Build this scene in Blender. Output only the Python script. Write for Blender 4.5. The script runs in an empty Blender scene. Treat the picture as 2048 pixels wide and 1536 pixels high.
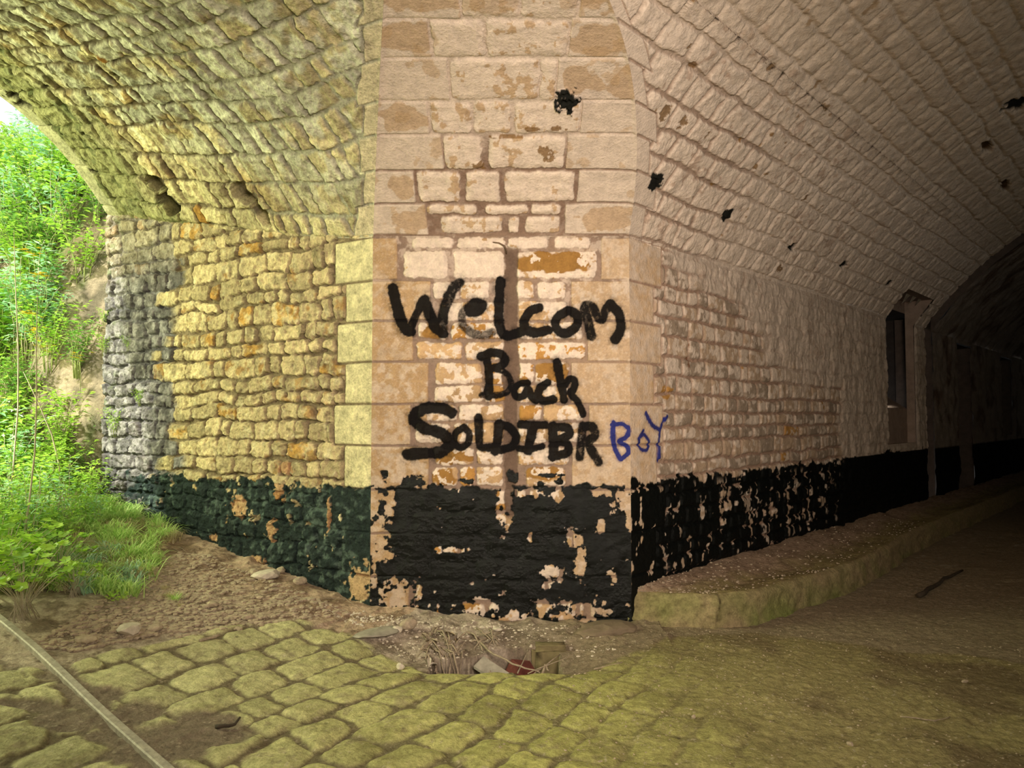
import bpy, math, random
import numpy as np
from mathutils import Vector

# ------------------------------------------------------------------ camera, sky, lights, exposure
S = bpy.context.scene
C = S.collection
F = 1480.0                      # focal length in pixels of the 2048 px wide frame
CAMZ = 1.5
PITCH = math.atan((834 - 768) / F)
cam_d = bpy.data.cameras.new('camera'); cam = bpy.data.objects.new('camera', cam_d); C.objects.link(cam)
cam_d.sensor_width = 36.0; cam_d.lens = F * 36.0 / 2048.0; cam_d.clip_start = 0.02
cam.location = (0, 0, CAMZ); cam.rotation_euler = (math.pi / 2 + PITCH, 0, 0)
S.camera = cam
S.view_settings.view_transform = 'Standard'; S.view_settings.look = 'None'
S.view_settings.gamma = 1.0; S.view_settings.use_curve_mapping = False
S.view_settings.exposure = 0.0

W = bpy.data.worlds.new('sky'); S.world = W; W.use_nodes = True
bg = W.node_tree.nodes['Background']
bg.inputs[0].default_value = (0.86, 0.95, 1.0, 1); bg.inputs[1].default_value = 1.25

def light(name, kind, loc, target, energy, color, size=1.0, size_y=None):
    d = bpy.data.lights.new(name, kind); o = bpy.data.objects.new(name, d); C.objects.link(o)
    o.location = loc
    o.rotation_euler = (Vector(target) - Vector(loc)).to_track_quat('-Z', 'Y').to_euler()
    d.energy = energy; d.color = color
    if kind == 'AREA':
        d.shape = 'RECTANGLE'; d.size = size; d.size_y = size_y or size
    if kind == 'SUN': d.angle = math.radians(size)
    return o
light('sun', 'SUN', (-6, -8, 12), (-6 + 5.5, -8 + 6.5, 12 - 8.5), 8.5, (1.0, 0.97, 0.86), 3.0)
# daylight entering the left mouth of the passage, coloured by the foliage bank in front of it
light('daylight_left_mouth', 'AREA', (-6.9, 4.4, 3.2), (-2.2, 5.6, 2.0), 460, (0.95, 1.0, 0.54), 2.6, 2.6)
# added fill lamp behind the camera for daylight; no opening is modelled there
lr = light('rear_fill', 'AREA', (0.7, -0.5, 2.2), (0.2, 5.4, 2.0), 104, (1.0, 0.83, 0.68), 1.2, 1.0)
lr.data.spread = math.radians(84)

# ------------------------------------------------------------------ plan of the place (metres)
YC = 5.4                                   # chamfered pier face lies in the plane y = YC
XL, XR = (745 - 1024) / F * YC, (1258 - 1024) / F * YC
EL = np.array([-0.856, 0.517]); NL = np.array([-0.517, -0.856])      # left passage: along, into the passage
ER = np.array([0.682, 0.731]); NR = np.array([0.731, -0.682])        # right passage
H0 = 2.83                                  # springing height
TL_END = 3.41; TR_END = 7.88
AL, BL = 2.0, -1.36; RL = math.hypot(AL, BL)
AR, BR = 3.6, -2.4; RR = math.hypot(AR, BR)
CK = 1.344
cp, sp = math.cos(PITCH), math.sin(PITCH)

def proj(x, y, z):
    z = z - CAMZ
    dep = y * cp + z * sp; up = -y * sp + z * cp
    return 1024 + F * x / dep, 768 - F * up / dep
def ray(px, py):
    u = (768 - py) / F
    d = np.array([(px - 1024) / F, cp - u * sp, sp + u * cp])
    return d / d[1]
def rise(t):
    t = np.maximum(t, 0); return 0.213 * t * t / (t + 0.4)
def dl_of(x, y): return (x - XL) * NL[0] + (y - YC) * NL[1]
def tl_of(x, y): return (x - XL) * EL[0] + (y - YC) * EL[1]
def dr_of(x, y): return (x - XR) * NR[0] + (y - YC) * NR[1]
def tr_of(x, y): return (x - XR) * ER[0] + (y - YC) * ER[1]
def ramp(x, y):
    t = tl_of(x, y)
    return 0.17 * 0.3 * np.log1p(np.exp(np.clip((t + 0.65) / 0.3, -30, 30)))
def gp(px, py, z0=None):
    """ground point under a pixel"""
    d = ray(px, py); s = 4.0
    for _ in range(60):
        z = ramp(d[0] * s, s) if z0 is None else z0
        s = 0.5 * s + 0.5 * (z - CAMZ) / d[2]
    return d[0] * s, s
def cp_of(px, py):            # pixel on the plane of the chamfer face -> (x, z)
    d = ray(px, py) * YC; return d[0], d[2] + CAMZ
def rw_of(px, py):            # pixel on the right wall -> (t, z)
    d = ray(px, py)
    s = (XR * NR[0] + YC * NR[1]) / (d[0] * NR[0] + NR[1])
    return tr_of(d[0] * s, s), d[2] * s + CAMZ
def lw_of(px, py):
    d = ray(px, py)
    s = (XL * NL[0] + YC * NL[1]) / (d[0] * NL[0] + NL[1])
    return tl_of(d[0] * s, s), d[2] * s + CAMZ

# ------------------------------------------------------------------ numpy noise
_tabs = {}
def vnoise(x, y, seed=0):
    if seed not in _tabs: _tabs[seed] = np.random.RandomState(seed + 11).rand(256, 256).astype(np.float32)
    T = _tabs[seed]
    xi = np.floor(x); yi = np.floor(y); fx = (x - xi); fy = (y - yi)
    xi = xi.astype(np.int64) & 255; yi = yi.astype(np.int64) & 255
    fx = fx * fx * (3 - 2 * fx); fy = fy * fy * (3 - 2 * fy)
    x1 = (xi + 1) & 255; y1 = (yi + 1) & 255
    return (T[xi, yi] * (1 - fx) + T[x1, yi] * fx) * (1 - fy) + (T[xi, y1] * (1 - fx) + T[x1, y1] * fx) * fy
def fbm(x, y, s, o=4, seed=0, g=0.5):
    """about -1..1, s = size of the largest feature in metres"""
    r = 0; a = 1.0; n = 0; f = 1.0 / s
    for k in range(o):
        r = r + a * (vnoise(x * f + 17.3 * k, y * f + 5.1 * k, seed + k) * 2 - 1); n += a; a *= g; f *= 2.03
    return r / n * 1.6
def ridg(x, y, s, o=3, seed=0):
    r = 0; a = 1.0; n = 0; f = 1.0 / s
    for k in range(o):
        r = r + a * (1 - np.abs(vnoise(x * f + 9.7 * k, y * f + 3.3 * k, seed + k) * 2 - 1) * 2); n += a; a *= .55; f *= 2.1
    return r / n
def ss(a, b, x):
    t = np.clip((x - a) / (b - a), 0, 1); return t * t * (3 - 2 * t)
def mix(a, b, m):
    if np.ndim(m) and np.ndim(a) <= 1: a = np.broadcast_to(np.asarray(a, float), m.shape + (3,))
    if np.ndim(m) and np.ndim(b) <= 1: b = np.broadcast_to(np.asarray(b, float), m.shape + (3,))
    return a * (1 - m[..., None]) + b * m[..., None]
def srgb(r, g, b):
    c = np.array([r, g, b]) / 255.0
    return np.where(c <= 0.04045, c / 12.92, ((c + 0.055) / 1.055) ** 2.4)

# ------------------------------------------------------------------ scene helpers
def tag(o, label=None, cat=None, group=None, kind=None):
    if label: o['label'] = label
    if cat: o['category'] = cat
    if group: o['group'] = group
    if kind: o['kind'] = kind
    return o
def mesh_obj(name, verts, faces, mat, parent=None, smooth=True):
    me = bpy.data.meshes.new(name); me.from_pydata([tuple(v) for v in verts], [], faces); me.update()
    o = bpy.data.objects.new(name, me); C.objects.link(o); me.materials.append(mat)
    if smooth: me.polygons.foreach_set('use_smooth', [True] * len(me.polygons))
    if parent: o.parent = parent
    return o
def np_mesh(name, V, Q, mat, cols=None, parent=None, smooth=True):
    """V (n,3), Q (m,4) quads, cols (n,4): albedo + roughness"""
    me = bpy.data.meshes.new(name)
    me.vertices.add(len(V)); me.vertices.foreach_set('co', np.ascontiguousarray(V, dtype=np.float32).ravel())
    k = Q.shape[1]
    me.loops.add(len(Q) * k); me.loops.foreach_set('vertex_index', np.ascontiguousarray(Q, dtype=np.int32).ravel())
    me.polygons.add(len(Q)); me.polygons.foreach_set('loop_start', np.arange(0, len(Q) * k, k, dtype=np.int32))
    me.polygons.foreach_set('use_smooth', np.full(len(Q), smooth))
    me.update(calc_edges=True); me.validate()
    if cols is not None:
        a = me.attributes.new('col', 'FLOAT_COLOR', 'POINT')
        a.data.foreach_set('color', np.ascontiguousarray(cols, dtype=np.float32).ravel())
    me.materials.append(mat)
    o = bpy.data.objects.new(name, me); C.objects.link(o)
    if parent: o.parent = parent
    return o
def grid(name, P, col, rough, mat, keep=None, parts=(), flip=False, parent=None):
    """grid of points as one object; each part = (name, face mask, label) gets its own child mesh"""
    ny, nx = P.shape[:2]
    idx = np.arange(ny * nx).reshape(ny, nx)
    Q = np.stack([idx[:-1, :-1], idx[:-1, 1:], idx[1:, 1:], idx[1:, :-1]], -1)
    if flip: Q = Q[..., ::-1]
    owner = np.zeros((ny - 1, nx - 1), int)
    if keep is not None: owner[~keep[:-1, :-1]] = -1
    for k, (pn, m, lb) in enumerate(parts):
        owner[(m[:-1, :-1]) & (owner == 0)] = k + 1
    V = P.reshape(-1, 3); cl = np.concatenate([np.clip(col, 0, 1), rough[..., None]], -1).reshape(-1, 4)
    root = None
    for k in range(len(parts) + 1):
        q = Q[owner == k]
        if len(q) == 0: continue
        used, inv = np.unique(q, return_inverse=True)
        o = np_mesh(name if k == 0 else parts[k - 1][0], V[used], inv.reshape(q.shape), mat, cl[used], parent if k == 0 else root)
        if k == 0: root = o
        elif parts[k - 1][2]: o['label'] = parts[k - 1][2]
    return root
K = .014                          # relief kept at every arris so that neighbouring faces meet
def miter(a, b):
    a, b = np.asarray(a, float), np.asarray(b, float)
    return (a + b) / (1 + np.sum(a * b, -1, keepdims=True))
def place(B, n, h, *edges):
    """base + relief; near an edge (weight 0) the relief is K along the shared mitre"""
    n = np.broadcast_to(n, B.shape)
    for w, m in edges:
        w = w[..., None]; n = n * w + np.broadcast_to(m, B.shape) * (1 - w)
        h = h * w[..., 0] + K * (1 - w[..., 0])
    return B + n * h[..., None]
def normals(P):
    du = np.gradient(P, axis=1); dv = np.gradient(P, axis=0)
    n = np.cross(du, dv); return n / np.maximum(np.linalg.norm(n, axis=-1, keepdims=True), 1e-9)

# ------------------------------------------------------------------ materials
def new_mat(name):
    m = bpy.data.materials.new(name); m.use_nodes = True; nt = m.node_tree
    return m, nt, nt.nodes['Principled BSDF']
def vc_mat(name, bump=0.35, s1=60, s2=14, var=0.25, spec=0.35, dist=0.006):
    """vertex albedo x fine procedural variation, fine bump"""
    m, nt, b = new_mat(name); N = nt.nodes; L = nt.links
    at = N.new('ShaderNodeAttribute'); at.attribute_name = 'col'
    tc = N.new('ShaderNodeTexCoord')
    n1 = N.new('ShaderNodeTexNoise'); n1.inputs['Scale'].default_value = s1; n1.inputs['Detail'].default_value = 5; n1.inputs['Roughness'].default_value = .65
    n2 = N.new('ShaderNodeTexNoise'); n2.inputs['Scale'].default_value = s2; n2.inputs['Detail'].default_value = 6
    L.new(tc.outputs['Object'], n1.inputs['Vector']); L.new(tc.outputs['Object'], n2.inputs['Vector'])
    ad = N.new('ShaderNodeMath'); ad.operation = 'ADD'; L.new(n1.outputs[0], ad.inputs[0]); L.new(n2.outputs[0], ad.inputs[1])
    mr = N.new('ShaderNodeMapRange'); mr.inputs[1].default_value = 0.65; mr.inputs[2].default_value = 1.35
    mr.inputs[3].default_value = 1 - var; mr.inputs[4].default_value = 1 + var
    L.new(ad.outputs[0], mr.inputs[0])
    vm = N.new('ShaderNodeVectorMath'); vm.operation = 'SCALE'; L.new(at.outputs['Color'], vm.inputs[0]); L.new(mr.outputs[0], vm.inputs['Scale'])
    L.new(vm.outputs[0], b.inputs['Base Color']); L.new(at.outputs['Alpha'], b.inputs['Roughness'])
    bp = N.new('ShaderNodeBump'); bp.inputs['Strength'].default_value = bump; bp.inputs['Distance'].default_value = dist
    L.new(ad.outputs[0], bp.inputs['Height']); L.new(bp.outputs[0], b.inputs['Normal'])
    sm_ = N.new('ShaderNodeMapRange'); sm_.inputs[1].default_value = .15; sm_.inputs[2].default_value = .7; sm_.inputs[3].default_value = .20; sm_.inputs[4].default_value = .08
    L.new(at.outputs['Alpha'], sm_.inputs[0]); L.new(sm_.outputs[0], b.inputs['Specular IOR Level'])
    return m
def flat_mat(name, col, rough=0.8, var=0.3, scale=20, bump=0.3, metal=0.0, col2=None, spec=.3, dist=.01):
    m, nt, b = new_mat(name); N = nt.nodes; L = nt.links
    tc = N.new('ShaderNodeTexCoord')
    n = N.new('ShaderNodeTexNoise'); n.inputs['Scale'].default_value = scale; n.inputs['Detail'].default_value = 6; n.inputs['Roughness'].default_value = .65
    L.new(tc.outputs['Object'], n.inputs['Vector'])
    cr = N.new('ShaderNodeValToRGB'); cr.color_ramp.elements[0].position = .32; cr.color_ramp.elements[1].position = .68
    c = np.array(col); c2 = np.array(col2) if col2 is not None else c * (1 - var)
    cr.color_ramp.elements[0].color = (*c2, 1); cr.color_ramp.elements[1].color = (*np.clip(c * (1 + (0 if col2 is not None else var * .5)), 0, 1), 1)
    L.new(n.outputs[0], cr.inputs[0]); L.new(cr.outputs[0], b.inputs['Base Color'])
    bp = N.new('ShaderNodeBump'); bp.inputs['Strength'].default_value = bump; bp.inputs['Distance'].default_value = dist
    L.new(n.outputs[0], bp.inputs['Height']); L.new(bp.outputs[0], b.inputs['Normal'])
    b.inputs['Roughness'].default_value = rough; b.inputs['Metallic'].default_value = metal
    b.inputs['Specular IOR Level'].default_value = spec
    return m
def leaf_mat(name, col, col2, trans=0.35, rough=.45):
    m, nt, b = new_mat(name); N = nt.nodes; L = nt.links
    oi = N.new('ShaderNodeNewGeometry')
    cr = N.new('ShaderNodeValToRGB'); cr.color_ramp.elements[0].color = (*col, 1); cr.color_ramp.elements[1].color = (*col2, 1)
    L.new(oi.outputs['Random Per Island'], cr.inputs[0])
    L.new(cr.outputs[0], b.inputs['Base Color']); b.inputs['Roughness'].default_value = rough
    tr = N.new('ShaderNodeBsdfTranslucent'); L.new(cr.outputs[0], tr.inputs['Color'])
    ms = N.new('ShaderNodeMixShader'); ms.inputs[0].default_value = trans
    out = N['Material Output']
    L.new(b.outputs[0], ms.inputs[1]); L.new(tr.outputs[0], ms.inputs[2]); L.new(ms.outputs[0], out.inputs['Surface'])
    return m
M_STONE = vc_mat('weathered_stone', bump=1.0, s1=55, s2=16, var=.50, dist=.016)
M_WASH = vc_mat('whitewashed_stone', bump=0.9, s1=60, s2=16, var=.22, dist=.009)
M_GROUND = vc_mat('ground', bump=0.9, s1=75, s2=24, var=.42, dist=.010, spec=.2)

# ------------------------------------------------------------------ masonry
class Cells:
    """coursed masonry: for every (u, v) the distance to the cell edge, a cell id and the centre"""
    def __init__(s, vb, seed, lmin, lmax, u0, u1, joints=None):
        s.vb = np.asarray(vb, float); r = np.random.RandomState(seed); s.j = []
        for k in range(len(vb) + 1):
            us = [u0 + r.rand() * lmax * .5]
            while us[-1] < u1:
                us.append(us[-1] + (lmin + (lmax - lmin) * r.rand() ** 1.3))
            s.j.append(np.array([u0 - 1] + us + [u1 + 5]))
        s.seed = seed
    def ev(s, u, v, rad=0.03):
        k = np.searchsorted(s.vb, v)
        n = len(s.vb); lo = np.concatenate([[s.vb[0] - .3], s.vb]); hi = np.concatenate([s.vb, [s.vb[-1] + .3]])
        dv = np.minimum(v - lo[k], hi[k] - v); vc = (lo[k] + hi[k]) / 2
        du = np.empty_like(u); uc = np.empty_like(u); cid = np.zeros(u.shape, int)
        for c in range(n + 1):
            m = k == c
            if not m.any(): continue
            j = s.j[c]; uu = u[m]; i = np.clip(np.searchsorted(j, uu) - 1, 0, len(j) - 2)
            du[m] = np.minimum(uu - j[i], j[i + 1] - uu); uc[m] = (j[i] + j[i + 1]) / 2; cid[m] = c * 977 + i
        a = np.maximum(rad - du, 0); b = np.maximum(rad - dv, 0)
        ed = np.where((a > 0) & (b > 0), rad - np.hypot(a, b), np.minimum(du, dv))
        return ed, cid, u - uc, v - vc
def rnd(cid, k, seed=0):
    x = np.sin(cid * 12.9898 + k * 78.233 + seed * 3.77) * 43758.5453
    return x - np.floor(x)
def courses(v0, v1, h, jit, seed):
    r = np.random.RandomState(seed); v = [v0]
    while v[-1] < v1: v.append(v[-1] + h * (1 + jit * (r.rand() * 2 - 1)))
    return v
def rects(U, V, lst, rad=0.02):
    """explicit stones (u0,u1,v0,v1): signed depth inside the nearest, id"""
    D = np.full(U.shape, -9.0); I = np.full(U.shape, -1)
    for k, (a, b, c, d) in enumerate(lst):
        du = np.minimum(U - a, b - U); dv = np.minimum(V - c, d - V)
        x = np.maximum(rad - du, 0); y = np.maximum(rad - dv, 0)
        e = np.where((x > 0) & (y > 0), rad - np.hypot(x, y), np.minimum(du, dv))
        m = e > D; D[m] = e[m]; I[m] = k
    return D, I
def blobs(U, V, lst, seed=5, ws=.06, wa=.5):
    """irregular patches (u, v, ru, rv): mask value > 0 inside"""
    w = fbm(U, V, ws, 3, seed) * wa; r = np.full(U.shape, -9.0)
    for (a, b, ru, rv) in lst:
        r = np.maximum(r, 1 + w - np.hypot((U - a) / ru, (V - b) / rv))
    return r

# albedo palette
WASH = np.array([0.66, 0.55, 0.45]); TAN = np.array([0.46, 0.31, 0.17]); MORT = np.array([0.215, 0.145, 0.105])
OCHRE = np.array([0.29, 0.155, 0.045]); BUFF = np.array([0.52, 0.42, 0.24]); TAR = np.array([0.004, 0.005, 0.0045])
GREY = np.array([0.26, 0.25, 0.27]); TARG = np.array([0.030, 0.055, 0.048])

# ---- graffiti strokes, traced on the wall, in crop units: pixel = (640, 480) + 0.375 * unit
G_BLACK = [
 (30, 1, [(390,262),(408,340),(430,420),(455,480),(480,488)]), (24, .8, [(478,480),(510,410),(548,325),(562,320)]),
 (30, .9, [(560,320),(590,410),(625,480),(655,500)]), (32, .75, [(650,490),(655,400),(680,320),(715,255),(740,232)]),
 (30, .95, [(800,385),(850,380),(868,345),(830,335),(795,370)]), (24, .6, [(795,350),(755,400),(760,460),(810,500),(870,512),(920,492)]),
 (27, 1, [(962,222),(955,340),(952,440),(968,500),(1010,512),(1075,488)]),
 (26, 1, [(1168,362),(1120,380),(1085,430),(1095,480),(1150,500),(1218,482)]),
 (26, .9, [(1320,380),(1270,405),(1252,450),(1275,498),(1325,500),(1372,460),(1375,400),(1325,375)]),
 (28, .75, [(1445,515),(1432,440),(1408,370),(1420,345),(1455,360),(1480,410),(1502,428),(1520,380),(1548,345)]),
 (28, .85, [(1548,345),(1590,390),(1608,450),(1595,500),(1575,530)]),
 (24, 1, [(860,625),(905,602),(960,603),(990,630),(975,670),(900,690)]), (24, 1, [(890,640),(902,700),(905,760),(898,835)]),
 (18, .7, [(900,690),(965,690),(1005,720),(1025,770),(1000,815),(940,830),(865,828)]),
 (20, .9, [(1105,765),(1060,765),(1032,800),(1045,840),(1085,838),(1110,780),(1125,840),(1150,858)]),
 (22, 1, [(1212,762),(1170,790),(1160,835),(1190,860),(1245,850)]),
 (24, 1, [(1266,652),(1275,720),(1290,790),(1300,850)]), (20, .85, [(1300,780),(1330,735),(1362,750),(1355,800),(1325,815),(1370,855),(1395,905),(1402,930)]),
 (32, .95, [(705,920),(650,893),(570,895),(510,920),(500,965),(560,1005),(640,1025),(690,1060),(690,1110),(620,1140),(540,1135),(470,1145)]),
 (20, .8, [(770,1000),(722,1025),(712,1080),(745,1110),(795,1085),(800,1030),(770,1000)]),
 (24, .8, [(845,950),(848,1020),(850,1105),(900,1108),(945,1092)]),
 (26, .9, [(955,980),(950,1050),(935,1125)]), (24, .9, [(950,985),(1010,995),(1050,1045),(1035,1100),(960,1120)]),
 (22, 1, [(1072,985),(1140,988),(1200,988)]), (26, .95, [(1140,990),(1122,1060),(1108,1125)]), (20, .8, [(1060,1110),(1120,1118),(1185,1100)]),
 (27, 1, [(1240,995),(1248,1080),(1240,1155)]), (24, .95, [(1240,998),(1325,1000),(1335,1040),(1255,1070),(1325,1085),(1325,1135),(1240,1155)]),
 (26, .7, [(1400,990),(1392,1080),(1385,1160)]), (26, .75, [(1400,1000),(1450,990),(1470,1040),(1425,1080),(1445,1120),(1485,1185)])]
G_BLUE = [
 (13, 1, [(1565,975),(1558,1050),(1572,1120),(1600,1165)]), (12, .9, [(1555,985),(1612,978),(1652,1010),(1630,1055),(1585,1075),(1635,1095),(1645,1135),(1605,1168)]),
 (10, .9, [(1718,1015),(1692,1055),(1695,1115),(1735,1125),(1752,1080),(1720,1030),(1690,1060)]), (14, 1, [(1730,925),(1758,985),(1800,1012)]),
 (10, .9, [(1838,940),(1805,1000),(1798,1080),(1798,1175)])]
def graf_mask(lst, U, V, to_uv, seed):
    out = np.zeros(U.shape)
    nz = fbm(U + .3 * V, V - .3 * U, .03, 5, seed, .7); nz2 = fbm(U, V, .05, 3, seed + 3)
    for w, op, pts in lst:
        q = [to_uv(640 + .375 * a, 480 + .375 * b) for a, b in pts]
        # smooth the line
        q = np.array(q); k = np.arange(len(q)); kk = np.linspace(0, len(q) - 1, (len(q) - 1) * 5 + 1)
        qq = np.stack([np.interp(kk, k, q[:, 0]), np.interp(kk, k, q[:, 1])], 1)
        for _ in range(3): qq[1:-1] = (qq[:-2] + 2 * qq[1:-1] + qq[2:]) / 4
        r = w * .375 * YC / F
        x0, x1 = qq[:, 0].min() - .12, qq[:, 0].max() + .12; y0, y1 = qq[:, 1].min() - .12, qq[:, 1].max() + .12
        m = (U > x0) & (U < x1) & (V > y0) & (V < y1)
        if not m.any(): continue
        u, v = U[m], V[m]; d = np.full(u.shape, 9.0)
        for (ax, ay), (bx, by) in zip(qq[:-1], qq[1:]):
            dx, dy = bx - ax, by - ay; L2 = dx * dx + dy * dy + 1e-12
            t = np.clip(((u - ax) * dx + (v - ay) * dy) / L2, 0, 1)
            d = np.minimum(d, np.hypot(u - ax - t * dx, v - ay - t * dy))
        d = d + nz2[m] * r * .12
        core = (1 - ss(r * .72, r * 1.15, d)) * op
        core = np.clip(core * 1.2, 0, 1) * (1 - (1 - op) * 1.1 * ss(.0, .6, nz[m]))
        halo = (1 - ss(r * .9, r * 2.8, d)) ** 2 * .62 * op * ss(-.5, .7, nz[m] + .1)
        out[m] = np.maximum(out[m], np.clip(core + halo, 0, 1))
    return out

# black tar band on all walls: strength 0..1 from (path coordinate, height)
def tar_mask(u, z, seed, top=1.0, flake=0.0, jag=.05):
    e = top + fbm(u, z * .4, .16, 4, seed) * jag + fbm(u, z, .03, 2, seed + 9) * .012
    m = ss(-.006, .006, e - z)
    fl = fbm(u, z, .075, 4, seed + 20) + .35 * fbm(u, z, .35, 2, seed + 31)
    depth = np.clip((e - z) / .9, 0, 1)
    near_top = np.clip(1 - (e - z) / .13, 0, 1)
    thr = .92 - flake - .30 * near_top - .28 * ss(.8, 1.0, depth)
    return m * (1 - ss(0, .05, fl - thr))

# ------------------------------------------------------------------ CHAMFERED PIER FACE (wall_center)
def cz(x, y):                   # crop unit -> (x, z) on the face
    return cp_of(640 + .375 * x, 480 + .375 * y)
def crect(x0, x1, y0, y1):      # crop box of region 5 (origin 640,480)
    a = cz(x0, y1); b = cz(x1, y0); return (a[0], b[0], a[1], b[1])
QROW = [475, 561, 642, 724, 808, 891, 979, 1066, 1152, 1236, 1320]          # quoin bed joints, pixels at the face
QZ = [cp_of(745, y)[1] for y in QROW]
QCL = [799, 865, 831, 861, 827, 863, 822, 866, 826, 860]                  # inner end of the left quoins
QCR = [1199, 1140, 1172, 1139, 1174, 1140, 1178, 1142, 1176, 1150]
QLL = [671, 694, 677, 694, 673, 694, 671, 690, 675, 690]                  # ends on the left wall
QRR = [1322, 1305, 1320, 1304, 1322, 1309, 1325, 1306, 1322, 1306]
INNER = []
for c in [(-12,45,[(495,715),(735,985),(1000,1215),(1250,1440)]), (60,205,[(445,680),(715,985),(1040,1470)]),
          (222,315,[(605,745),(750,905),(1045,1140),(1160,1312)]), (333,430,[(640,985),(1058,1320)]),
          (442,528,[(525,680),(700,985),(1060,1398)]), (545,635,[(512,760),(775,985),(1060,1415)]),
          (655,768,[(615,868),(880,1000),(1055,1135),(1142,1325)]), (778,865,[(612,870),(885,1030),(1050,1325)]),
          (880,962,[(520,730),(740,985),(1060,1180),(1190,1405)]), (975,1080,[(512,700),(715,985),(1060,1400)]),
          (1110,1200,[(610,820),(835,975),(1050,1325)]), (1212,1312,[(605,735),(750,820),(830,975),(1100,1310)])]:
    for (a, b) in c[2]: INNER.append(crect(a, b, c[0], c[1]))
r_ = np.random.RandomState(4); y = 1330
while y < 2060:                                                          # rubble below, under the tar
    h = 70 + 40 * r_.rand(); x = 500 + 60 * r_.rand()
    while x < 1400:
        w_ = 110 + 190 * r_.rand(); INNER.append(crect(x, min(x + w_, 1410), y, y + h)); x += w_ + 22
    y += h + 20
OCH_I = {2 + 4: 1.0}            # filled below by position
def quoins(u_lo, u_hi):
    return [(u_lo[k], u_hi[k], QZ[k + 1] + .006, QZ[k] - .006) for k in range(10)]

nx = 415; zs = np.arange(-.12, H0 + .0001, .0046); zs = np.append(zs[:-1], H0)
X1 = np.linspace(XL, XR, nx)
U, V = np.meshgrid(X1, zs)
wu = fbm(U, V, .09, 3, 40) * .009; wv = fbm(U, V, .09, 3, 50) * .008
D, I = rects(U + wu, V + wv, INNER, .03)
ql = [cp_of(x, 0)[0] for x in QCL]; qr = [cp_of(x, 0)[0] for x in QCR]
DQ, IQ = rects(U + wu * .3, V + wv * .3, quoins([XL - .5] * 10, ql) + quoins(qr, [XR + .5] * 10), .008)
stone = ss(-.004, .006, D + fbm(U, V, .02, 2, 61) * .004); quo = ss(-.002, .006, DQ)
stone = stone * (1 - ss(-.012, -.004, DQ))
rough_s = fbm(U, V, .10, 4, 70); fine = fbm(U, V, .03, 3, 72)
hgt = stone * (.010 + .008 * ss(0, .03, D) + rough_s * .004 + ridg(U, V * 1.6, .10, 3, 77) * .004) + fine * .0012
hgt += quo * (.014 + .002 * fbm(U, V, .2, 3, 75) + .0015 * ridg(U + V * .7, V - U * .5, .035, 2, 78) * ss(.2, .7, vnoise(IQ * 3.1, IQ * 1.7, 4)))
# colours: brown mortar, flaked whitewash over buff and ochre stone
upper = ss(1.9, 2.75, V + .15 * fbm(U, V, .5, 3, 80))
fl = fbm(U, V, .05, 4, 81) + .5 * fbm(U, V, .16, 3, 82) + .25 * fbm(U, V, .018, 2, 84)
col = mix(MORT, WASH * .9, np.clip(.12 + .55 * upper * ss(-.2, .4, fl), 0, 1))
mort_light = ss(.15, .5, fbm(U, V, .25, 3, 83)) * .18
col = mix(col, TAN * .9, mort_light)
rid = rnd(I, 1)
base_s = mix(TAN, OCHRE * 1.3, (rid > .8).astype(float)) * (0.8 + .4 * rnd(I, 2))[..., None]
wash_f = ss(-.12, .10, fl + .15 - .5 * (rnd(I, 5) - .3) + upper * .9)
st_c = mix(base_s, WASH, wash_f)
och_px = [(1110, 525, 80, 25), (1105, 745, 38, 26), (890, 955, 26, 24), (1090, 945, 40, 16), (870, 665, 24, 16), (905, 915, 42, 18)]
ob = blobs(U, V, [(*cp_of(a, b), c * YC / F, d * YC / F) for a, b, c, d in och_px], 15, .06, .25)
st_c = mix(st_c, mix(OCHRE, WASH, ss(.25, .35, fl)), ss(0, .15, ob))
col = mix(col, st_c, stone)
qf = ss(-.35, .5, fl); q_c = mix(TAN * .92, WASH * .90, np.clip(qf * (.25 + .4 * rnd(IQ, 3)) + .25 * ss(0.5, 1.0, (U - XL) / (XR - XL)), 0, 1))  # whitewash share rises to the right, painting the stronger light there
q_c = q_c * (.9 + .12 * rnd(IQ, 8))[..., None]
chis = ridg(U * .8 + V, V - U * .8, .02, 2, 90); q_c = mix(q_c, WASH, ss(.55, .9, chis) * .35)
col = mix(col, q_c, quo)
# vertical chase (filled pipe groove) in the middle of the face
cx0, cx1 = cz(985, 0)[0], cz(1052, 0)[0]; ct = cz(0, 45)[1]; cb = cz(0, 1500)[1]
wav = fbm(U * 0, V, .3, 3, 95) * .02
chz = ss(0, .012, U - cx0 + wav + .01 * fbm(U, V, .04, 3, 96)) * ss(0, .012, cx1 + wav - U + .01 * fbm(U, V, .05, 3, 97)) * ss(-.02, .03, ct - V) * ss(0, .05, V - cb)
col = mix(col, MORT * .62, chz * .95); hgt = hgt * (1 - chz * .9) - .004 * chz
rough = np.full(U.shape, .88)
tar = tar_mask(U + 3, V, 100, 1.0, -.15, .035)
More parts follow.
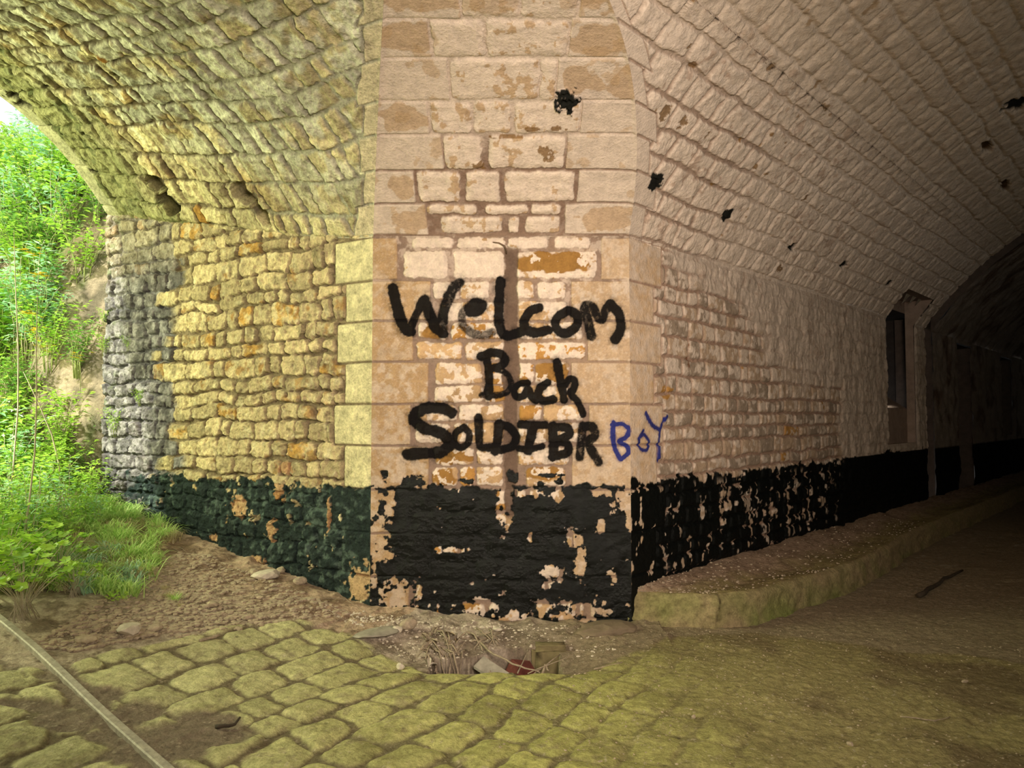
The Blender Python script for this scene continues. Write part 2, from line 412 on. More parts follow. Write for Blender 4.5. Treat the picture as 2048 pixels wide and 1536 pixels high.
# bare flakes seen in the tar
tb = blobs(U, V, [(*cp_of(a, b), c * YC / F, d * YC / F) for a, b, c, d in
     [(760,1075,16,40),(775,1108,22,10),(800,1190,44,26),(1010,1000,14,48),(1005,965,22,14),(1250,1000,26,26),(1262,1030,10,30),(1145,1075,18,16),(1200,1050,8,14),(1110,1145,22,14),
      (955,1212,34,14),(1020,1232,20,12),(1085,1215,18,16),(1170,1220,46,18),(1135,1240,22,12),(1115,992,16,8),(1115,990,6,18),(1160,1125,12,24),(905,1100,30,6),(1060,985,26,7),(1205,985,24,7),
      (1280,1130,8,10),(1095,1172,10,8),(1225,1150,12,10),(1060,1075,5,10),(750,1130,6,40),(780,1010,10,30),(745,1000,12,30)]], 18, .035, .7)
tar = tar * (1 - ss(0, .12, tb)) * (1 - .0 * chz)
tt = blobs(U, V, [(*cp_of(a, b), c * YC / F, d * YC / F) for a, b, c, d in
     [(1025,952,14,13),(820,965,26,14),(935,962,18,7),(1095,950,30,5),(1120,960,10,8),(1080,970,8,10),(875,975,16,9),(770,950,7,12)]], 19, .03, .5)
tar = np.maximum(tar, ss(0, .12, tt))  # one spot blackens the pipe hole, painting its dark depth like tar
dirt = ss(.25, .02, V) * ss(-.2, .3, fbm(U, V, .12, 3, 111)) * .0
# spots of soot / tar on the vault are on the strip above; graffiti here
gb = graf_mask(G_BLACK, U, V, cp_of, 120); gbl = graf_mask(G_BLUE, U, V, cp_of, 140)
def wall_paint(col, rough, hgt, tar, gb, gbl):
    col = mix(col, np.array([.004, .004, .0045]), np.clip(gb, 0, 1) * .985)
    col = mix(col, np.array([.008, .018, .15]), np.clip(gbl, 0, 1) * .96)
    rough = rough * (1 - .05 * gb)
    return col, rough
col, rough = wall_paint(col, rough, hgt, tar, gb, gbl)
col = mix(col, TAR, tar); rough = rough * (1 - tar) + tar * (.13 + .08 * fine)
hgt = hgt * (1 - .6 * tar) + tar * (.008 + .004 * ridg(U, V, .04, 3, 130) + .010 * fbm(U, V * 1.3, .14, 4, 131))
NC3 = np.array([0, -1., 0]); NL3 = np.array([NL[0], NL[1], 0]); NR3 = np.array([NR[0], NR[1], 0])
ML, MR = miter(NL3, NC3), miter(NR3, NC3)
P = place(np.stack([U, U * 0 + YC, V], -1), NC3, hgt, (ss(0, .02, H0 - V), NC3), (ss(0, .025, U - XL), ML), (ss(0, .025, XR - U), MR))
wc = grid('wall_center', P, col, rough, M_WASH, parts=[
    ('black_lettering', (gb > .12) & (tar < .5), 'black spray-painted words Welcom Back Soldier'),
    ('blue_lettering', (gbl > .12) & (tar < .5), 'blue painted letters BO, start of the word BOY'),
    ('tar_band', tar > .5, 'glossy black tar paint on the foot of the pier')])
tag(wc, 'pale flaking stone pier face with black graffiti between the two vaulted passages', 'wall', kind='structure')

# ------------------------------------------------------------------ LEFT WALL
ts = np.arange(0, TL_END + .004, .0068); zs = np.arange(-.05, 3.55, .0068)
T, V = np.meshgrid(ts, zs)
vb = courses(-.2, 3.7, .137, .28, 7); cel = Cells(vb, 8, .12, .36, -.2, 4)
wu = fbm(T, V, .22, 3, 200) * .022; wv = fbm(T, V, .35, 3, 210) * .026
wu += fbm(T, V, .07, 3, 201) * .008; wv += fbm(T, V, .07, 3, 211) * .008
ed, cid, lu, lv = cel.ev(T + wu, V + wv, .04)
mw = .008 + .009 * fbm(T, V, .2, 3, 215)
st = ss(-.004, .007, ed - mw + .007 * fbm(T, V, .025, 2, 216))
qt = [lw_of(x, 700)[0] for x in QLL]
DQ, IQ = rects(T + wu * .12, V + wv * .1, quoins([-.5] * 10, qt), .01)
qo = ss(-.002, .006, DQ); inq = ss(-.02, -.012, DQ); st = st * (1 - inq)
prot = rnd(cid, 4)
rk = fbm(T, V, .07, 4, 220); rd = ridg(T * 1.1, V, .09, 3, 222)
slope = lu * (rnd(cid, 9) - .5) * .10 + lv * (rnd(cid, 10) - .5) * .14
pit_ = ss(.25, .9, fbm(T, V, .035, 3, 226))
hgt = st * (.014 + .018 * prot + .002 * ss(0, .05, ed) + slope * 1.3 + .007 * rk + .008 * rd - .012 * pit_) + fbm(T, V, .03, 3, 223) * .006 - .022 * (1 - st) * ss(-.3, .5, fbm(T, V, .12, 3, 227))
hgt = hgt * (1 - inq) + qo * (.016 + .003 * fbm(T, V, .2, 3, 224) + .0035 * ridg(T * .8 + V, V * .8 - T, .03, 2, 225)) - .004 * inq * (1 - qo)
och = (rnd(cid, 6) > .90) * ss(-.5, .3, fbm(T, V, .08, 3, 229)); br = .70 + .5 * rnd(cid, 7)
c_s = mix(BUFF, np.array([.43, .24, .06]), och * .9) * br[..., None]
c_s = mix(c_s, np.array([.36, .19, .055]), ss(.25, .8, fbm(T, V, .09, 4, 230)) * .7 * (rnd(cid, 11) > .6))
c_s = mix(c_s, np.array([.17, .14, .09]), ss(.2, .8, fbm(T, V, .10, 4, 232)) * .5); c_s = mix(c_s, np.array([.62, .56, .36]), ss(.3, .9, fbm(T, V, .05, 4, 234)) * .5)
col = mix(np.array([.20, .155, .095]), c_s, st)
q_c = np.array([.60, .54, .32]) * (1 + .10 * fbm(T, V, .12, 3, 233))[..., None]
col = mix(col, q_c, qo)
# weathered blue-grey stone next to the mouth
gm = ss(-.05, .10, T - (2.36 + .10 * fbm(T, V, .2, 3, 240)) - .45 * (rnd(cid, 13) - .5) * st)
gm = gm * (.55 + .45 * ss(3.3, 2.6, V))
col = mix(col, mix(np.array([.085, .083, .095]), np.array([.235, .225, .235]), ss(-.3, .6, fbm(T, V, .06, 4, 242))), gm * .93)
col = mix(col, np.array([.12, .15, .07]), ss(.35, .9, fbm(T, V, .1, 4, 244)) * ss(3.0, 3.4, T) * .7)
rough = np.full(T.shape, .92)
tar = tar_mask(T + 9, V, 250, .985, .10, .05)
tb = blobs(T, V, [(*lw_of(a, b), c * 6 / F, d * 6 / F) for a, b, c, d in
     [(480,1010,26,22),(545,1060,14,20),(560,985,14,16),(720,1165,30,34),(520,1120,20,10),(575,935,24,12),(430,1075,18,8),(660,1030,5,30)]], 28, .04, .6)
tar = tar * (1 - ss(0, .12, tb)) * (1 - .75 * ss(2.75, 3.1, T) * ss(.2, .5, fbm(T, V, .1, 3, 255) + .3))
bare = ss(0, .12, tb)
col = mix(col, np.array([.40, .19, .09]), bare * .6)
col = mix(col, mix(np.array([.016, .026, .024]), np.array([.12, .17, .14]), ss(.15, .8, fbm(T, V, .045, 4, 257) + .3 * fbm(T, V, .3, 2, 259)) * .6), tar)
rough = rough * (1 - tar) + tar * .55
hgt = hgt * (1 - .35 * tar) + tar * (.010 * fbm(T, V, .05, 4, 258) + .006 * ridg(T, V, .05, 3, 256))
holes = blobs(T, V, [(*lw_of(577, 790), .022, .022), (*lw_of(333, 812), .03, .04)], 260, .05, .2)
pad = ss(0, .01, T - lw_of(562, 0)[0] * 0 - (lw_of(588, 700)[0])) * ss(0, .01, lw_of(566, 700)[0] - T) * ss(0, .01, V - lw_of(577, 803)[1]) * ss(0, .01, lw_of(577, 778)[1] - V)
hgt = hgt * (1 - pad) + .03 * pad
hg = ss(0, .3, holes); hgt = hgt - .06 * hg; col = mix(col, np.array([.02, .018, .015]), hg * .8)
P = place(np.stack([XL + EL[0] * T, YC + EL[1] * T, V], -1), NL3, hgt, (.35 + .65 * ss(0, .05, H0 + rise(T) - V), NL3), (ss(0, .025, T), ML))
wl = grid('wall_left', P, col, rough, M_STONE, keep=(V < H0 + rise(T) + .012), flip=True, parts=[
    ('tar_band', tar > .5, 'greenish black tar paint along the foot of the stone wall')])
tag(wl, 'yellow lit rubble stone wall of the left passage with grey end at the mouth', 'wall', kind='structure')
# jamb return at the mouth
jz = np.linspace(-.05, 3.52, 180); jn = np.linspace(0, .9, 60); Jn, Jz = np.meshgrid(jn, jz)
e_, ci_, a_, b_ = Cells(courses(-.2, 3.7, .2, .2, 17), 18, .2, .4, -.2, 2).ev(Jn, Jz, .03)
h_ = ss(0, .015, e_) * .02 + fbm(Jn, Jz, .1, 3, 271) * .008; h_ *= ss(0, .04, Jn)
P = np.stack([XL + EL[0] * (TL_END + h_) - NL[0] * Jn, YC + EL[1] * (TL_END + h_) - NL[1] * Jn, Jz], -1)
jc = mix(np.array([.07, .065, .05]), np.array([.05, .07, .03]), ss(0, .6, fbm(Jn, Jz, .2, 3, 272)))  # jamb stone darkened in colour to stand for the shaded hollow
tag(grid('trim_1', P, jc, np.full(Jn.shape, .9), M_STONE), 'stone jamb, coloured dark for shade, returning outside the mouth of the left passage', 'jamb', kind='structure')

# ------------------------------------------------------------------ RIGHT WALL
def graded(a, b, d0, d1, knee):
    """coordinates with step d0 growing to d1"""
    x = [a]
    while x[-1] < b: x.append(x[-1] + d0 + (d1 - d0) * min(1, max(0, x[-1] - a) / knee))
    x[-1] = b; return np.array(x)
ts = graded(0, TR_END, .0065, .022, 6.5); zs = np.arange(-.05, H0 + .001, .0078); zs = np.append(zs[:-1], H0)
T, V = np.meshgrid(ts, zs)
cel = Cells(courses(-.2, 3.2, .134, .20, 21), 22, .15, .38, -.2, 9)
wu = fbm(T, V, .16, 3, 300) * .015; wv = fbm(T, V, .28, 3, 310) * .016
ed, cid, lu, lv = cel.ev(T + wu, V + wv, .035)
st = ss(-.004, .006, ed - .011 + .005 * fbm(T, V, .03, 2, 316))
qt = [rw_of(x, 700)[0] for x in QRR]
DQ, IQ = rects(T + wu * .12, V + wv * .1, quoins([-.5] * 10, qt), .01)
qo = ss(-.002, .006, DQ); inq = ss(-.02, -.012, DQ); st = st * (1 - inq)
plaster = np.maximum(ss(-.05, .15, T - 4.25 - .15 * fbm(T, V, .4, 3, 320)), ss(-.15, .15, V - 2.42 + .0 + .2 * fbm(T, V, .35, 3, 321) - .35 * ss(2.2, .6, T) + .55 * ss(1.6, 3.4, T)))
hs = st * (.012 + .006 * rnd(cid, 4) + .006 * ss(0, .04, ed) + .004 * fbm(T, V, .08, 4, 322)) + .0012 * fbm(T, V, .03, 2, 323)
lump = .016 * fbm(T * .8, V * .6, .13, 4, 325) + .009 * ridg(T, V * .5, .09, 3, 326) + .014
hgt = hs * (1 - plaster) + plaster * (lump + hs * .35)
hgt = hgt * (1 - inq) + qo * (.014 + .002 * fbm(T, V, .2, 3, 324)) - .002 * inq * (1 - qo)
fl = fbm(T, V, .05, 4, 330) + .5 * fbm(T, V, .2, 3, 331)
base_s = mix(np.array([.42, .31, .215]), np.array([.30, .235, .175]), (rnd(cid, 1) > .5).astype(float)); base_s = mix(base_s, OCHRE * 1.3, (rnd(cid, 12) > .965).astype(float))
wv_ = ss(-.15, .35, fl - .15 + .5 * (rnd(cid, 5) - .5) + .55 * ss(1.2, 2.2, V)) * .85
col = mix(MORT * 1.5, mix(base_s, WASH * .95, wv_), st)
col = mix(col, mix(WASH * .84, MORT * 1.5, ss(.2, .8, fl) * .5), plaster * .93)
q_c = mix(TAN * 1.1, WASH * .9, np.clip(.55 + .35 * fl, 0, 1)); col = mix(col, q_c, qo)
ob = blobs(T, V, [(*rw_of(1330, 785), .10, .055)], 332, .05, .3); col = mix(col, mix(OCHRE * 1.3, WASH, ss(.1, .3, fl)), ss(0, .2, ob) * st)
rs = blobs(T, V, [(*rw_of(1373, 722), .015, .07), (*rw_of(1375, 690), .012, .02)], 333, .03, .6); col = mix(col, np.array([.16, .06, .02]), ss(0, .3, rs) * .8)
tar = tar_mask(T + 15, V, 350, 1.02, .02, .06)
flk = ss(.60, .70, fbm(T * 1.6, V * .9, .11, 3, 352) + .2 * fbm(T, V, .03, 2, 353)) * ss(4.6, 3.4, T)
tar = tar * (1 - flk * .95 * ss(0, .1, 1.0 - V))
tar = np.maximum(tar, ss(0, .01, 1.03 - V) * ss(4.2, 4.35, T))
gbl = graf_mask(G_BLUE, T, V, rw_of, 145) * (T > .0)
rough = np.full(T.shape, .88)
col, rough = wall_paint(col, rough, hgt, tar, np.zeros(T.shape), gbl)
col = mix(col, TAR * .8, tar); rough = rough * (1 - tar) + tar * .55
hgt = hgt + tar * .004 * fbm(T, V, .06, 3, 354)
NI0, NI1, NZ0 = 6.05, 7.35, 1.13
nic = (T > NI0) & (T < NI1) & (V > NZ0)
hgt = hgt * (1 - .9 * ss(.05, .0, np.maximum(np.maximum(NI0 - T, T - NI1), NZ0 - V)))
P = place(np.stack([XR + ER[0] * T, YC + ER[1] * T, V], -1), NR3, hgt, (.3 + .7 * ss(0, .05, H0 - V), NR3), (ss(0, .025, T), MR))
wr = grid('wall_right', P, col, rough, M_WASH, keep=~nic, parts=[
    ('blue_lettering', (gbl > .12) & (tar < .5), 'blue painted letter Y ending the word BOY'),
    ('tar_band', tar > .5, 'flaking black tar paint along the foot of the right wall')])
tag(wr, 'whitewashed stone wall of the dark right passage with flaking black foot', 'wall', kind='structure')

# ------------------------------------------------------------------ VAULTS
ph0 = math.atan2(-BL, AL); ph = np.linspace(ph0, math.pi / 2, 330)
d_l = AL - RL * np.cos(ph); hh = BL + RL * np.sin(ph); arcL = (ph - ph0) * RL
c_c = CK * d_l
def dr_at(h): return AR - np.sqrt(np.maximum(RR ** 2 - (h - BR) ** 2, 0))
d_r = dr_at(hh)
xl_c = XL + 1.656 * c_c - 1.934 * d_l; xr_c = XR + 1.367 * d_r - .933 * c_c
xr_c = np.maximum(xr_c, xl_c + .02)
t_l = -(c_c - .856 * d_l) / .517
arcC = np.concatenate([[0], np.cumsum(np.hypot(np.diff(c_c), np.diff(hh)))])
arcR = np.concatenate([[0], np.cumsum(np.hypot(np.diff(d_r), np.diff(hh)))])

# -- centre strip
q = np.linspace(0, 1, 415)[None, :]
U = xl_c[:, None] + (xr_c - xl_c)[:, None] * q; V = np.broadcast_to(arcC[:, None], U.shape) * 1.0
Yb = np.broadcast_to((YC - c_c)[:, None], U.shape); Zb = np.broadcast_to((H0 + hh)[:, None], U.shape)
PX, PY = proj(U, Yb, Zb); cx_ = (PX - 640) / .375; cy_ = PY / .375                # crop units of region 4
PB = np.stack([U, Yb, Zb], -1); N_ = -normals(PB); N_ = np.where(N_[..., 2:3] > 0, -N_, N_)
# bed joints in arc length, from the photo heights of the beds
def arc_at(py):
    k = np.argmin(np.abs(np.interp(0, [0], [0]) + proj(xl_c * 0 + 0.0, YC - c_c, H0 + hh)[1] - py)); return arcC[k]
BED = [469, 405, 339, 268, 202, 116, 36, -60]
bz = [arc_at(y) for y in BED]
def xat(px, k):       # x on the strip for a pixel column in course k
    v = (bz[k] + bz[k + 1]) / 2; i = np.argmin(np.abs(arcC - v)); return (px - 1024) / F * (YC - c_c[i])
UQL = [852, 827, 884, 854, 895, 856, 916]; UQR = [1131, 1157, 1135, 1165, 1116, 1142, 1165]
lst = []
for k in range(7):
    lst.append((-2, xat(UQL[k], k), bz[k] + .006, bz[k + 1] - .006)); lst.append((xat(UQR[k], k), 2, bz[k] + .006, bz[k + 1] - .006))
Dq, Iq = rects(U + fbm(U, V, .1, 2, 400) * .004, V + fbm(U, V, .3, 2, 401) * .006, lst, .01)
ins = []
for k, row in enumerate([None, [(510, 740), (775, 960), (990, 1360)], [(655, 862), (895, 1310)], [(585, 800), (815, 1015), (1040, 1390)],
                         [(690, 1170), (1180, 1265)], [(590, 870), (885, 1330)], [(745, 1060), (1075, 1390)]]):
    if row is None:
        m_ = bz[0] + (bz[1] - bz[0]) * .62
        for a, b in [(570, 835), (885, 1112), (1125, 1282)]: ins.append((xat(640 + .375 * a, 0), xat(640 + .375 * b, 0), m_ + .012, bz[1] - .012))
        for a, b in [(640, 970), (1000, 1062), (1098, 1282)]: ins.append((xat(640 + .375 * a, 0), xat(640 + .375 * b, 0), bz[0] + .016, m_ - .012))
    else:
        for a, b in row: ins.append((xat(640 + .375 * a, k), xat(640 + .375 * b, k), bz[k] + .014, bz[k + 1] - .014))
Di, Ii = rects(U + fbm(U, V, .08, 3, 402) * .010, V + fbm(U, V, .1, 3, 403) * .010, ins, .03)
stone = ss(-.004, .006, Di + .004 * fbm(U, V, .02, 2, 404)) * (1 - ss(-.012, -.004, Dq)); quo = ss(-.002, .006, Dq)
up = ss(bz[2], bz[4], V)                     # higher up the joints are thick with limewash
hgt = (stone * (.012 + .007 * ss(0, .04, Di) + .005 * fbm(U * .6, V, .10, 4, 405) + .004 * ridg(U * .5, V, .09, 3, 406)) + quo * (.014 + .002 * fbm(U, V, .2, 3, 407))) * (1 - .35 * up)
fl = fbm(U, V, .05, 4, 410) + .5 * fbm(U, V, .2, 3, 411)
col = mix(MORT * 1.1, WASH * .98, np.clip(up * 1.1 + .2 * ss(0, .5, fl), 0, 1) * .9)
col = mix(col, mix(WASH * 1.02, TAN, ss(.50, .62, fl) * .8), stone)
tanp = blobs(U, V, [(xat(a, k), (bz[k] + bz[k + 1]) / 2, ru, .12) for a, k, ru in [(800, 3, .16), (805, 5, .22), (800, 6, .3), (1230, 5, .35), (1170, 4, .12), (1265, 4, .12), (960, 6, .25), (1200, 6, .3), (1210, 0, .2), (820, 0, .2), (800, 1, .1)]], 412, .12, .5)
q_c = mix(WASH * .93, np.array([.47, .335, .215]), ss(-.02, .06, tanp) * .85)
q_c = mix(q_c, TAN, ss(.45, .55, fbm(U, V, .12, 4, 413)) * .5); col = mix(col, q_c, quo)
col = mix(col, np.array([.47, .335, .215]), ss(0, .1, tanp) * up * .6 * stone)
soot = blobs(U, V, [(*(lambda i: ((1137 - 1024) / F * (YC - c_c[i]), arcC[i]))(int(np.argmin(np.abs(proj(0 * c_c, YC - c_c, H0 + hh)[1] - 198)))), .072, .085)], 415, .03, .5)
sm = ss(0, .1, soot); ochs = blobs(U, V, [(xat(1070, 3), bz[3] + .05, .05, .02), (xat(1120, 3), bz[3] + .05, .05, .02), (xat(1020, 3), bz[3] - .02, .10, .012), (xat(1095, 2), (bz[2] + bz[3]) / 2, .05, .05), (xat(960, 2), bz[2] + .04, .04, .03)], 416, .03, .8)
col = mix(col, OCHRE * .7, ss(0, .15, ochs) * .85); col = mix(col, np.array([.012, .012, .010]), sm); hgt = hgt + sm * .012 * (1 + fbm(U, V, .02, 2, 417))
cph, sph = np.cos(ph), np.sin(ph)
VL3 = np.stack([NL[0] * cph, NL[1] * cph, -sph], -1)
sc_ = np.hypot(cph, CK * sph); VC3 = np.stack([0 * cph, -CK * sph * 0 - cph / sc_ * 1.0, -CK * sph / sc_], -1)
ar_, br_ = (AR - d_r) / RR, -(hh - BR) / RR; VR3 = np.stack([NR[0] * ar_, NR[1] * ar_, br_], -1)
VML, VMR = miter(VL3, VC3), miter(VR3, VC3)
P = place(PB, VC3[:, None, :], hgt, (.3 + .7 * ss(0, .04, V), VC3[:, None, :]), (ss(0, .025, U - xl_c[:, None]), VML[:, None, :]), (ss(0, .025, xr_c[:, None] - U), VMR[:, None, :]))
cc = grid('ceiling', P, col, np.full(U.shape, .88), M_WASH, parts=[('soot_stain', sm > .5, 'black sooty patch on the pale vault')])
tag(cc, 'pale limewashed stone rib of the vault rising over the pier', 'vault', kind='structure')

# -- left vault
qx = np.linspace(0, 1, 560)[None, :]
ph2 = np.concatenate([ph, np.linspace(ph[-1], ph[-1] + .25, 60)[1:]]); n0 = len(ph)
dl2 = AL - RL * np.cos(ph2); hl2 = BL + RL * np.sin(ph2); ar2 = (ph2 - ph0) * RL
ext = lambda a, n: np.concatenate([a, np.full(n, a[-1])])
tl2 = ext(t_l, len(ph2) - n0)
T = tl2[:, None] + (TL_END - tl2)[:, None] * qx; V = np.broadcast_to(ar2[:, None], T.shape) * 1.0
Dd = np.broadcast_to(dl2[:, None], T.shape); Zb = hl2[:, None] + H0 + rise(T)
PB = np.stack([XL + EL[0] * T + NL[0] * Dd, YC + EL[1] * T + NL[1] * Dd, Zb], -1)
N_ = normals(PB); N_ = np.where((N_[..., 2:3] > 0), -N_, N_)
cel = Cells(courses(0.0, 3.4, .215, .25, 31), 33, .10, .30, -3, 4)
wu = fbm(T, V, .25, 3, 500) * .022 + fbm(T, V, .07, 3, 501) * .010; wv = fbm(T, V, .5, 3, 510) * .03 + fbm(T, V, .07, 3, 511) * .010
ed, cid, lu, lv = cel.ev(T + wu, V + wv, .035)
mw = .009 + .006 * fbm(T, V, .3, 2, 515)
st = ss(-.005, .014, ed - mw + .009 * fbm(T, V, .03, 2, 516))
e_t = T - tl2[:, None]                                       # distance from the crease
vq = [arcL[np.argmin(np.abs(arcC - b))] for b in bz]
kq = np.clip(np.searchsorted(vq, V) - 1, 0, 6)
ql_ = np.array([.17, .10, .15, .11, .16, .12, .16])[kq] + .03 * fbm(T, V, .2, 2, 517)
vql = np.array(vq); dv = np.minimum(np.abs(V - vql[kq]), np.abs(vql[np.clip(kq + 1, 0, 7)] - V))
dq = np.minimum(ql_ - e_t, dv - .006); qo = ss(-.002, .006, dq); inq = ss(-.016, -.008, np.minimum(ql_ - e_t, 9)); st = st * (1 - inq)
prot = rnd(cid, 4); rk = fbm(T, V, .07, 4, 520); rd = ridg(T, V * .6, .08, 3, 522)
calm = ss(1.6, .2, T)                                        # limewashed and smoother towards the pier
slope = lu * (rnd(cid, 9) - .4) * .30 + lv * (rnd(cid, 10) - .5) * .10
hgt = st * (.006 + .026 * prot + .010 * ss(0, .05, ed) + slope * 1.2 + .012 * rk + .016 * rd) * (1 - .40 * calm) + .005 * fbm(T, V, .04, 3, 523)
hgt = hgt * (1 - inq) + qo * (.012 + .003 * fbm(T, V, .2, 3, 524)) + .002 * inq
c_s = mix(np.array([.54, .47, .27]), np.array([.42, .22, .06]), (rnd(cid, 6) > .92).astype(float) * ss(.9, 1.3, T)) * (.75 + .5 * rnd(cid, 7))[..., None]
stain = ss(.0, .8, fbm(T * .8 - V * .3, V, .3, 4, 530)) * ss(.6, 1.2, T) * ss(3.1, 2.4, T)
c_s = mix(c_s, np.array([.36, .19, .045]), stain * .6)
c_w = np.array([.60, .60, .46])
c_s = mix(c_s, c_w, ss(-.2, .3, fbm(T, V, .15, 4, 531) + .2) * ss(.3, 1.2, V + .4 * calm) * ss(3.1, 1.6, T) * .9)
c_s = mix(c_s, np.array([.15, .11, .06]), ss(.35, .8, fbm(T, V, .10, 4, 534)) * .45)
c_s = c_s * (.72 + .5 * rnd(cid, 14))[..., None]; col = mix(np.array([.15, .115, .07]), c_s, st)
col = mix(col, c_w * .85, calm * (1 - st) * .6)
grn = ss(.0, .7, T - 1.95 + .3 * fbm(T, V, .3, 3, 535)); col = mix(col, mix(np.array([.21, .215, .095]), np.array([.075, .095, .035]), ss(0, .6, fbm(T, V, .12, 4, 536))), grn * .85)
col = mix(col, np.array([.58, .50, .34]) * (1 + .08 * fbm(T, V, .12, 3, 537))[..., None], qo)
# dressed ring of voussoirs at the mouth
rg = ss(0, .02, T - (TL_END - .24)); rgj = ss(.004, .012, np.abs(((V + .1) % .42) - .21) * 1.0)
hgt = hgt * (1 - rg) + rg * (.03 * rgj + .003 * fbm(T, V, .1, 3, 540)); col = mix(col, np.array([.36, .34, .21]) * (1 + .15 * fbm(T, V, .1, 3, 541))[..., None], rg * .9)
# two sockets near the springing and small gaps, their shade blackened in colour
def lv_of(px, py):
    pu, pv = proj(PB[..., 0], PB[..., 1], PB[..., 2]); i = np.argmin((pu[:n0] - px) ** 2 + (pv[:n0] - py) ** 2); i = np.unravel_index(i, pu[:n0].shape); return T[i], V[i]
hl = blobs(T, V, [(*lv_of(495, 388), .13, .12), (*lv_of(522, 420), .08, .13), (*lv_of(318, 368), .13, .12), (*lv_of(342, 405), .12, .13)], 545, .08, .22)
hs_ = blobs(T, V, [(*lv_of(30, 190), .10, .05), (*lv_of(45, 205), .10, .05), (*lv_of(100, 170), .09, .02), (*lv_of(180, 265), .09, .025), (*lv_of(235, 145), .05, .03), (*lv_of(190, 340), .05, .03), (*lv_of(215, 235), .05, .02)], 546, .05, .5)
hm = ss(0, .18, hl); hm2 = ss(0, .3, hs_)
hgt = hgt - .30 * hm - .06 * hm2; col = mix(col, np.array([.008, .006, .004]), np.maximum(hm, hm2 * .85))
VL2 = np.stack([NL[0] * np.cos(ph2), NL[1] * np.cos(ph2), -np.sin(ph2)], -1); VM2 = np.concatenate([VML, VL2[n0:]])
P = place(PB, VL2[:, None, :], hgt, (.35 + .65 * ss(0, .05, V), VL2[:, None, :]), (ss(0, .025, e_t), VM2[:, None, :]))
cl = grid('ceiling', P, col, np.full(T.shape, .92), M_STONE)
tag(cl, 'rough yellow green stone barrel vault of the left passage', 'vault', kind='structure')
# face of the ring at the mouth
rr = np.linspace(0, .5, 12)[None, :]; A_ = ph2[:, None] * np.ones((1, 12))
rad_ = RL + rr
dd_ = AL - rad_ * np.cos(A_); zz_ = BL + rad_ * np.sin(A_) + H0 + float(rise(np.array(TL_END)))
P = np.stack([XL + EL[0] * TL_END + NL[0] * dd_, YC + EL[1] * TL_END + NL[1] * dd_, zz_ + 0 * rr], -1)
tag(grid('trim_2', P, np.broadcast_to(np.array([.3, .28, .2]), P.shape), np.full(P.shape[:2], .9), M_STONE), 'outer face of the stone arch ring at the passage mouth', 'arch', kind='structure')

# -- right vault
h_ex = np.linspace(hh[-1], 1.80, 130)[1:]
hr = np.concatenate([hh, h_ex]); dr2 = dr_at(hr); ar2 = np.concatenate([[0], np.cumsum(np.hypot(np.diff(dr2), np.diff(hr)))])
t_r = np.concatenate([-(np.where(xr_c <= xl_c + .021, c_c, c_c) - .682 * d_r) / .731, (-2.968 + .206 * dr2[len(hh):]) / .978])
qx = graded(0, 1, .00085, .0026, .8)[None, :]
T = t_r[:, None] + (TR_END - t_r)[:, None] * qx; V = np.broadcast_to(ar2[:, None], T.shape) * 1.0
Dd = np.broadcast_to(dr2[:, None], T.shape); Zb = np.broadcast_to(hr[:, None] + H0, T.shape)
PB = np.stack([XR + ER[0] * T + NR[0] * Dd, YC + ER[1] * T + NR[1] * Dd, Zb], -1)
N_ = normals(PB); N_ = np.where((N_[..., 2:3] > 0), -N_, N_)
cel = Cells(courses(0.02, 5, .205, .18, 41), 44, .16, .42, -5, 9)
wu = fbm(T, V, .25, 3, 600) * .03; wv = fbm(T, V, .5, 3, 610) * .02 + fbm(T, V, .1, 3, 611) * .010
ed, cid, lu, lv = cel.ev(T + wu, V + wv, .03)
st = ss(-.004, .009, ed - .011 + .004 * fbm(T, V, .03, 2, 616))
e_t = T - t_r[:, None]; vq = np.array([arcR[np.argmin(np.abs(arcC - b))] for b in bz]); kq = np.clip(np.searchsorted(vq, V) - 1, 0, 6)
ql_ = np.array([.16, .26, .15, .24, .14, .25, .15])[kq]; dv = np.minimum(np.abs(V - vq[kq]), np.abs(vq[np.clip(kq + 1, 0, 7)] - V))
lowr = (V < vq[7]).astype(float)
dq = np.minimum(ql_ - e_t, dv - .006); qo = ss(-.002, .006, dq) * lowr; inq = ss(-.016, -.008, ql_ - e_t) * lowr; st = st * (1 - inq)
far = ss(.5, 3.0, T); smo = np.maximum(ss(.9, 1.6, V + .4 * far), ss(.6, 1.8, T))     # thick limewash hides the joints
mat_ = ridg(T * .9 + V * .35, V * .45 - T * .3, .06, 4, 620); rk = fbm(T, V, .09, 4, 621)
hgt = st * (.010 + .006 * rnd(cid, 4) + .005 * ss(0, .05, ed)) * (1 - .15 * smo) + (.007 * mat_ + .007 * rk) * (.5 + .5 * st)
hgt = hgt * (1 - inq) + qo * .014
fl = fbm(T, V, .05, 4, 630) + .4 * fbm(T, V, .3, 3, 631)
col = mix(MORT * 1.3, WASH * .95, np.clip(.2 + .8 * smo, 0, 1)); col = mix(col, mix(WASH * (1), MORT * 1.7, ss(.45, .9, fl) * .6), st)
col = mix(col, OCHRE * .8, ss(0, .1, fbm(T, V, .12, 3, 633) - .95) * .9 * ss(3, 1, T))
col = mix(col, WASH * .93, qo)
tanm = ss(1.1, 1.9, V) * .45; col = mix(col, np.array([.46, .36, .25]), tanm)
pu, pv = proj(PB[..., 0], PB[..., 1], PB[..., 2])
def rv_of(px, py):
    i = np.unravel_index(np.argmin((pu - px) ** 2 + (pv - py) ** 2), pu.shape); return T[i], V[i]
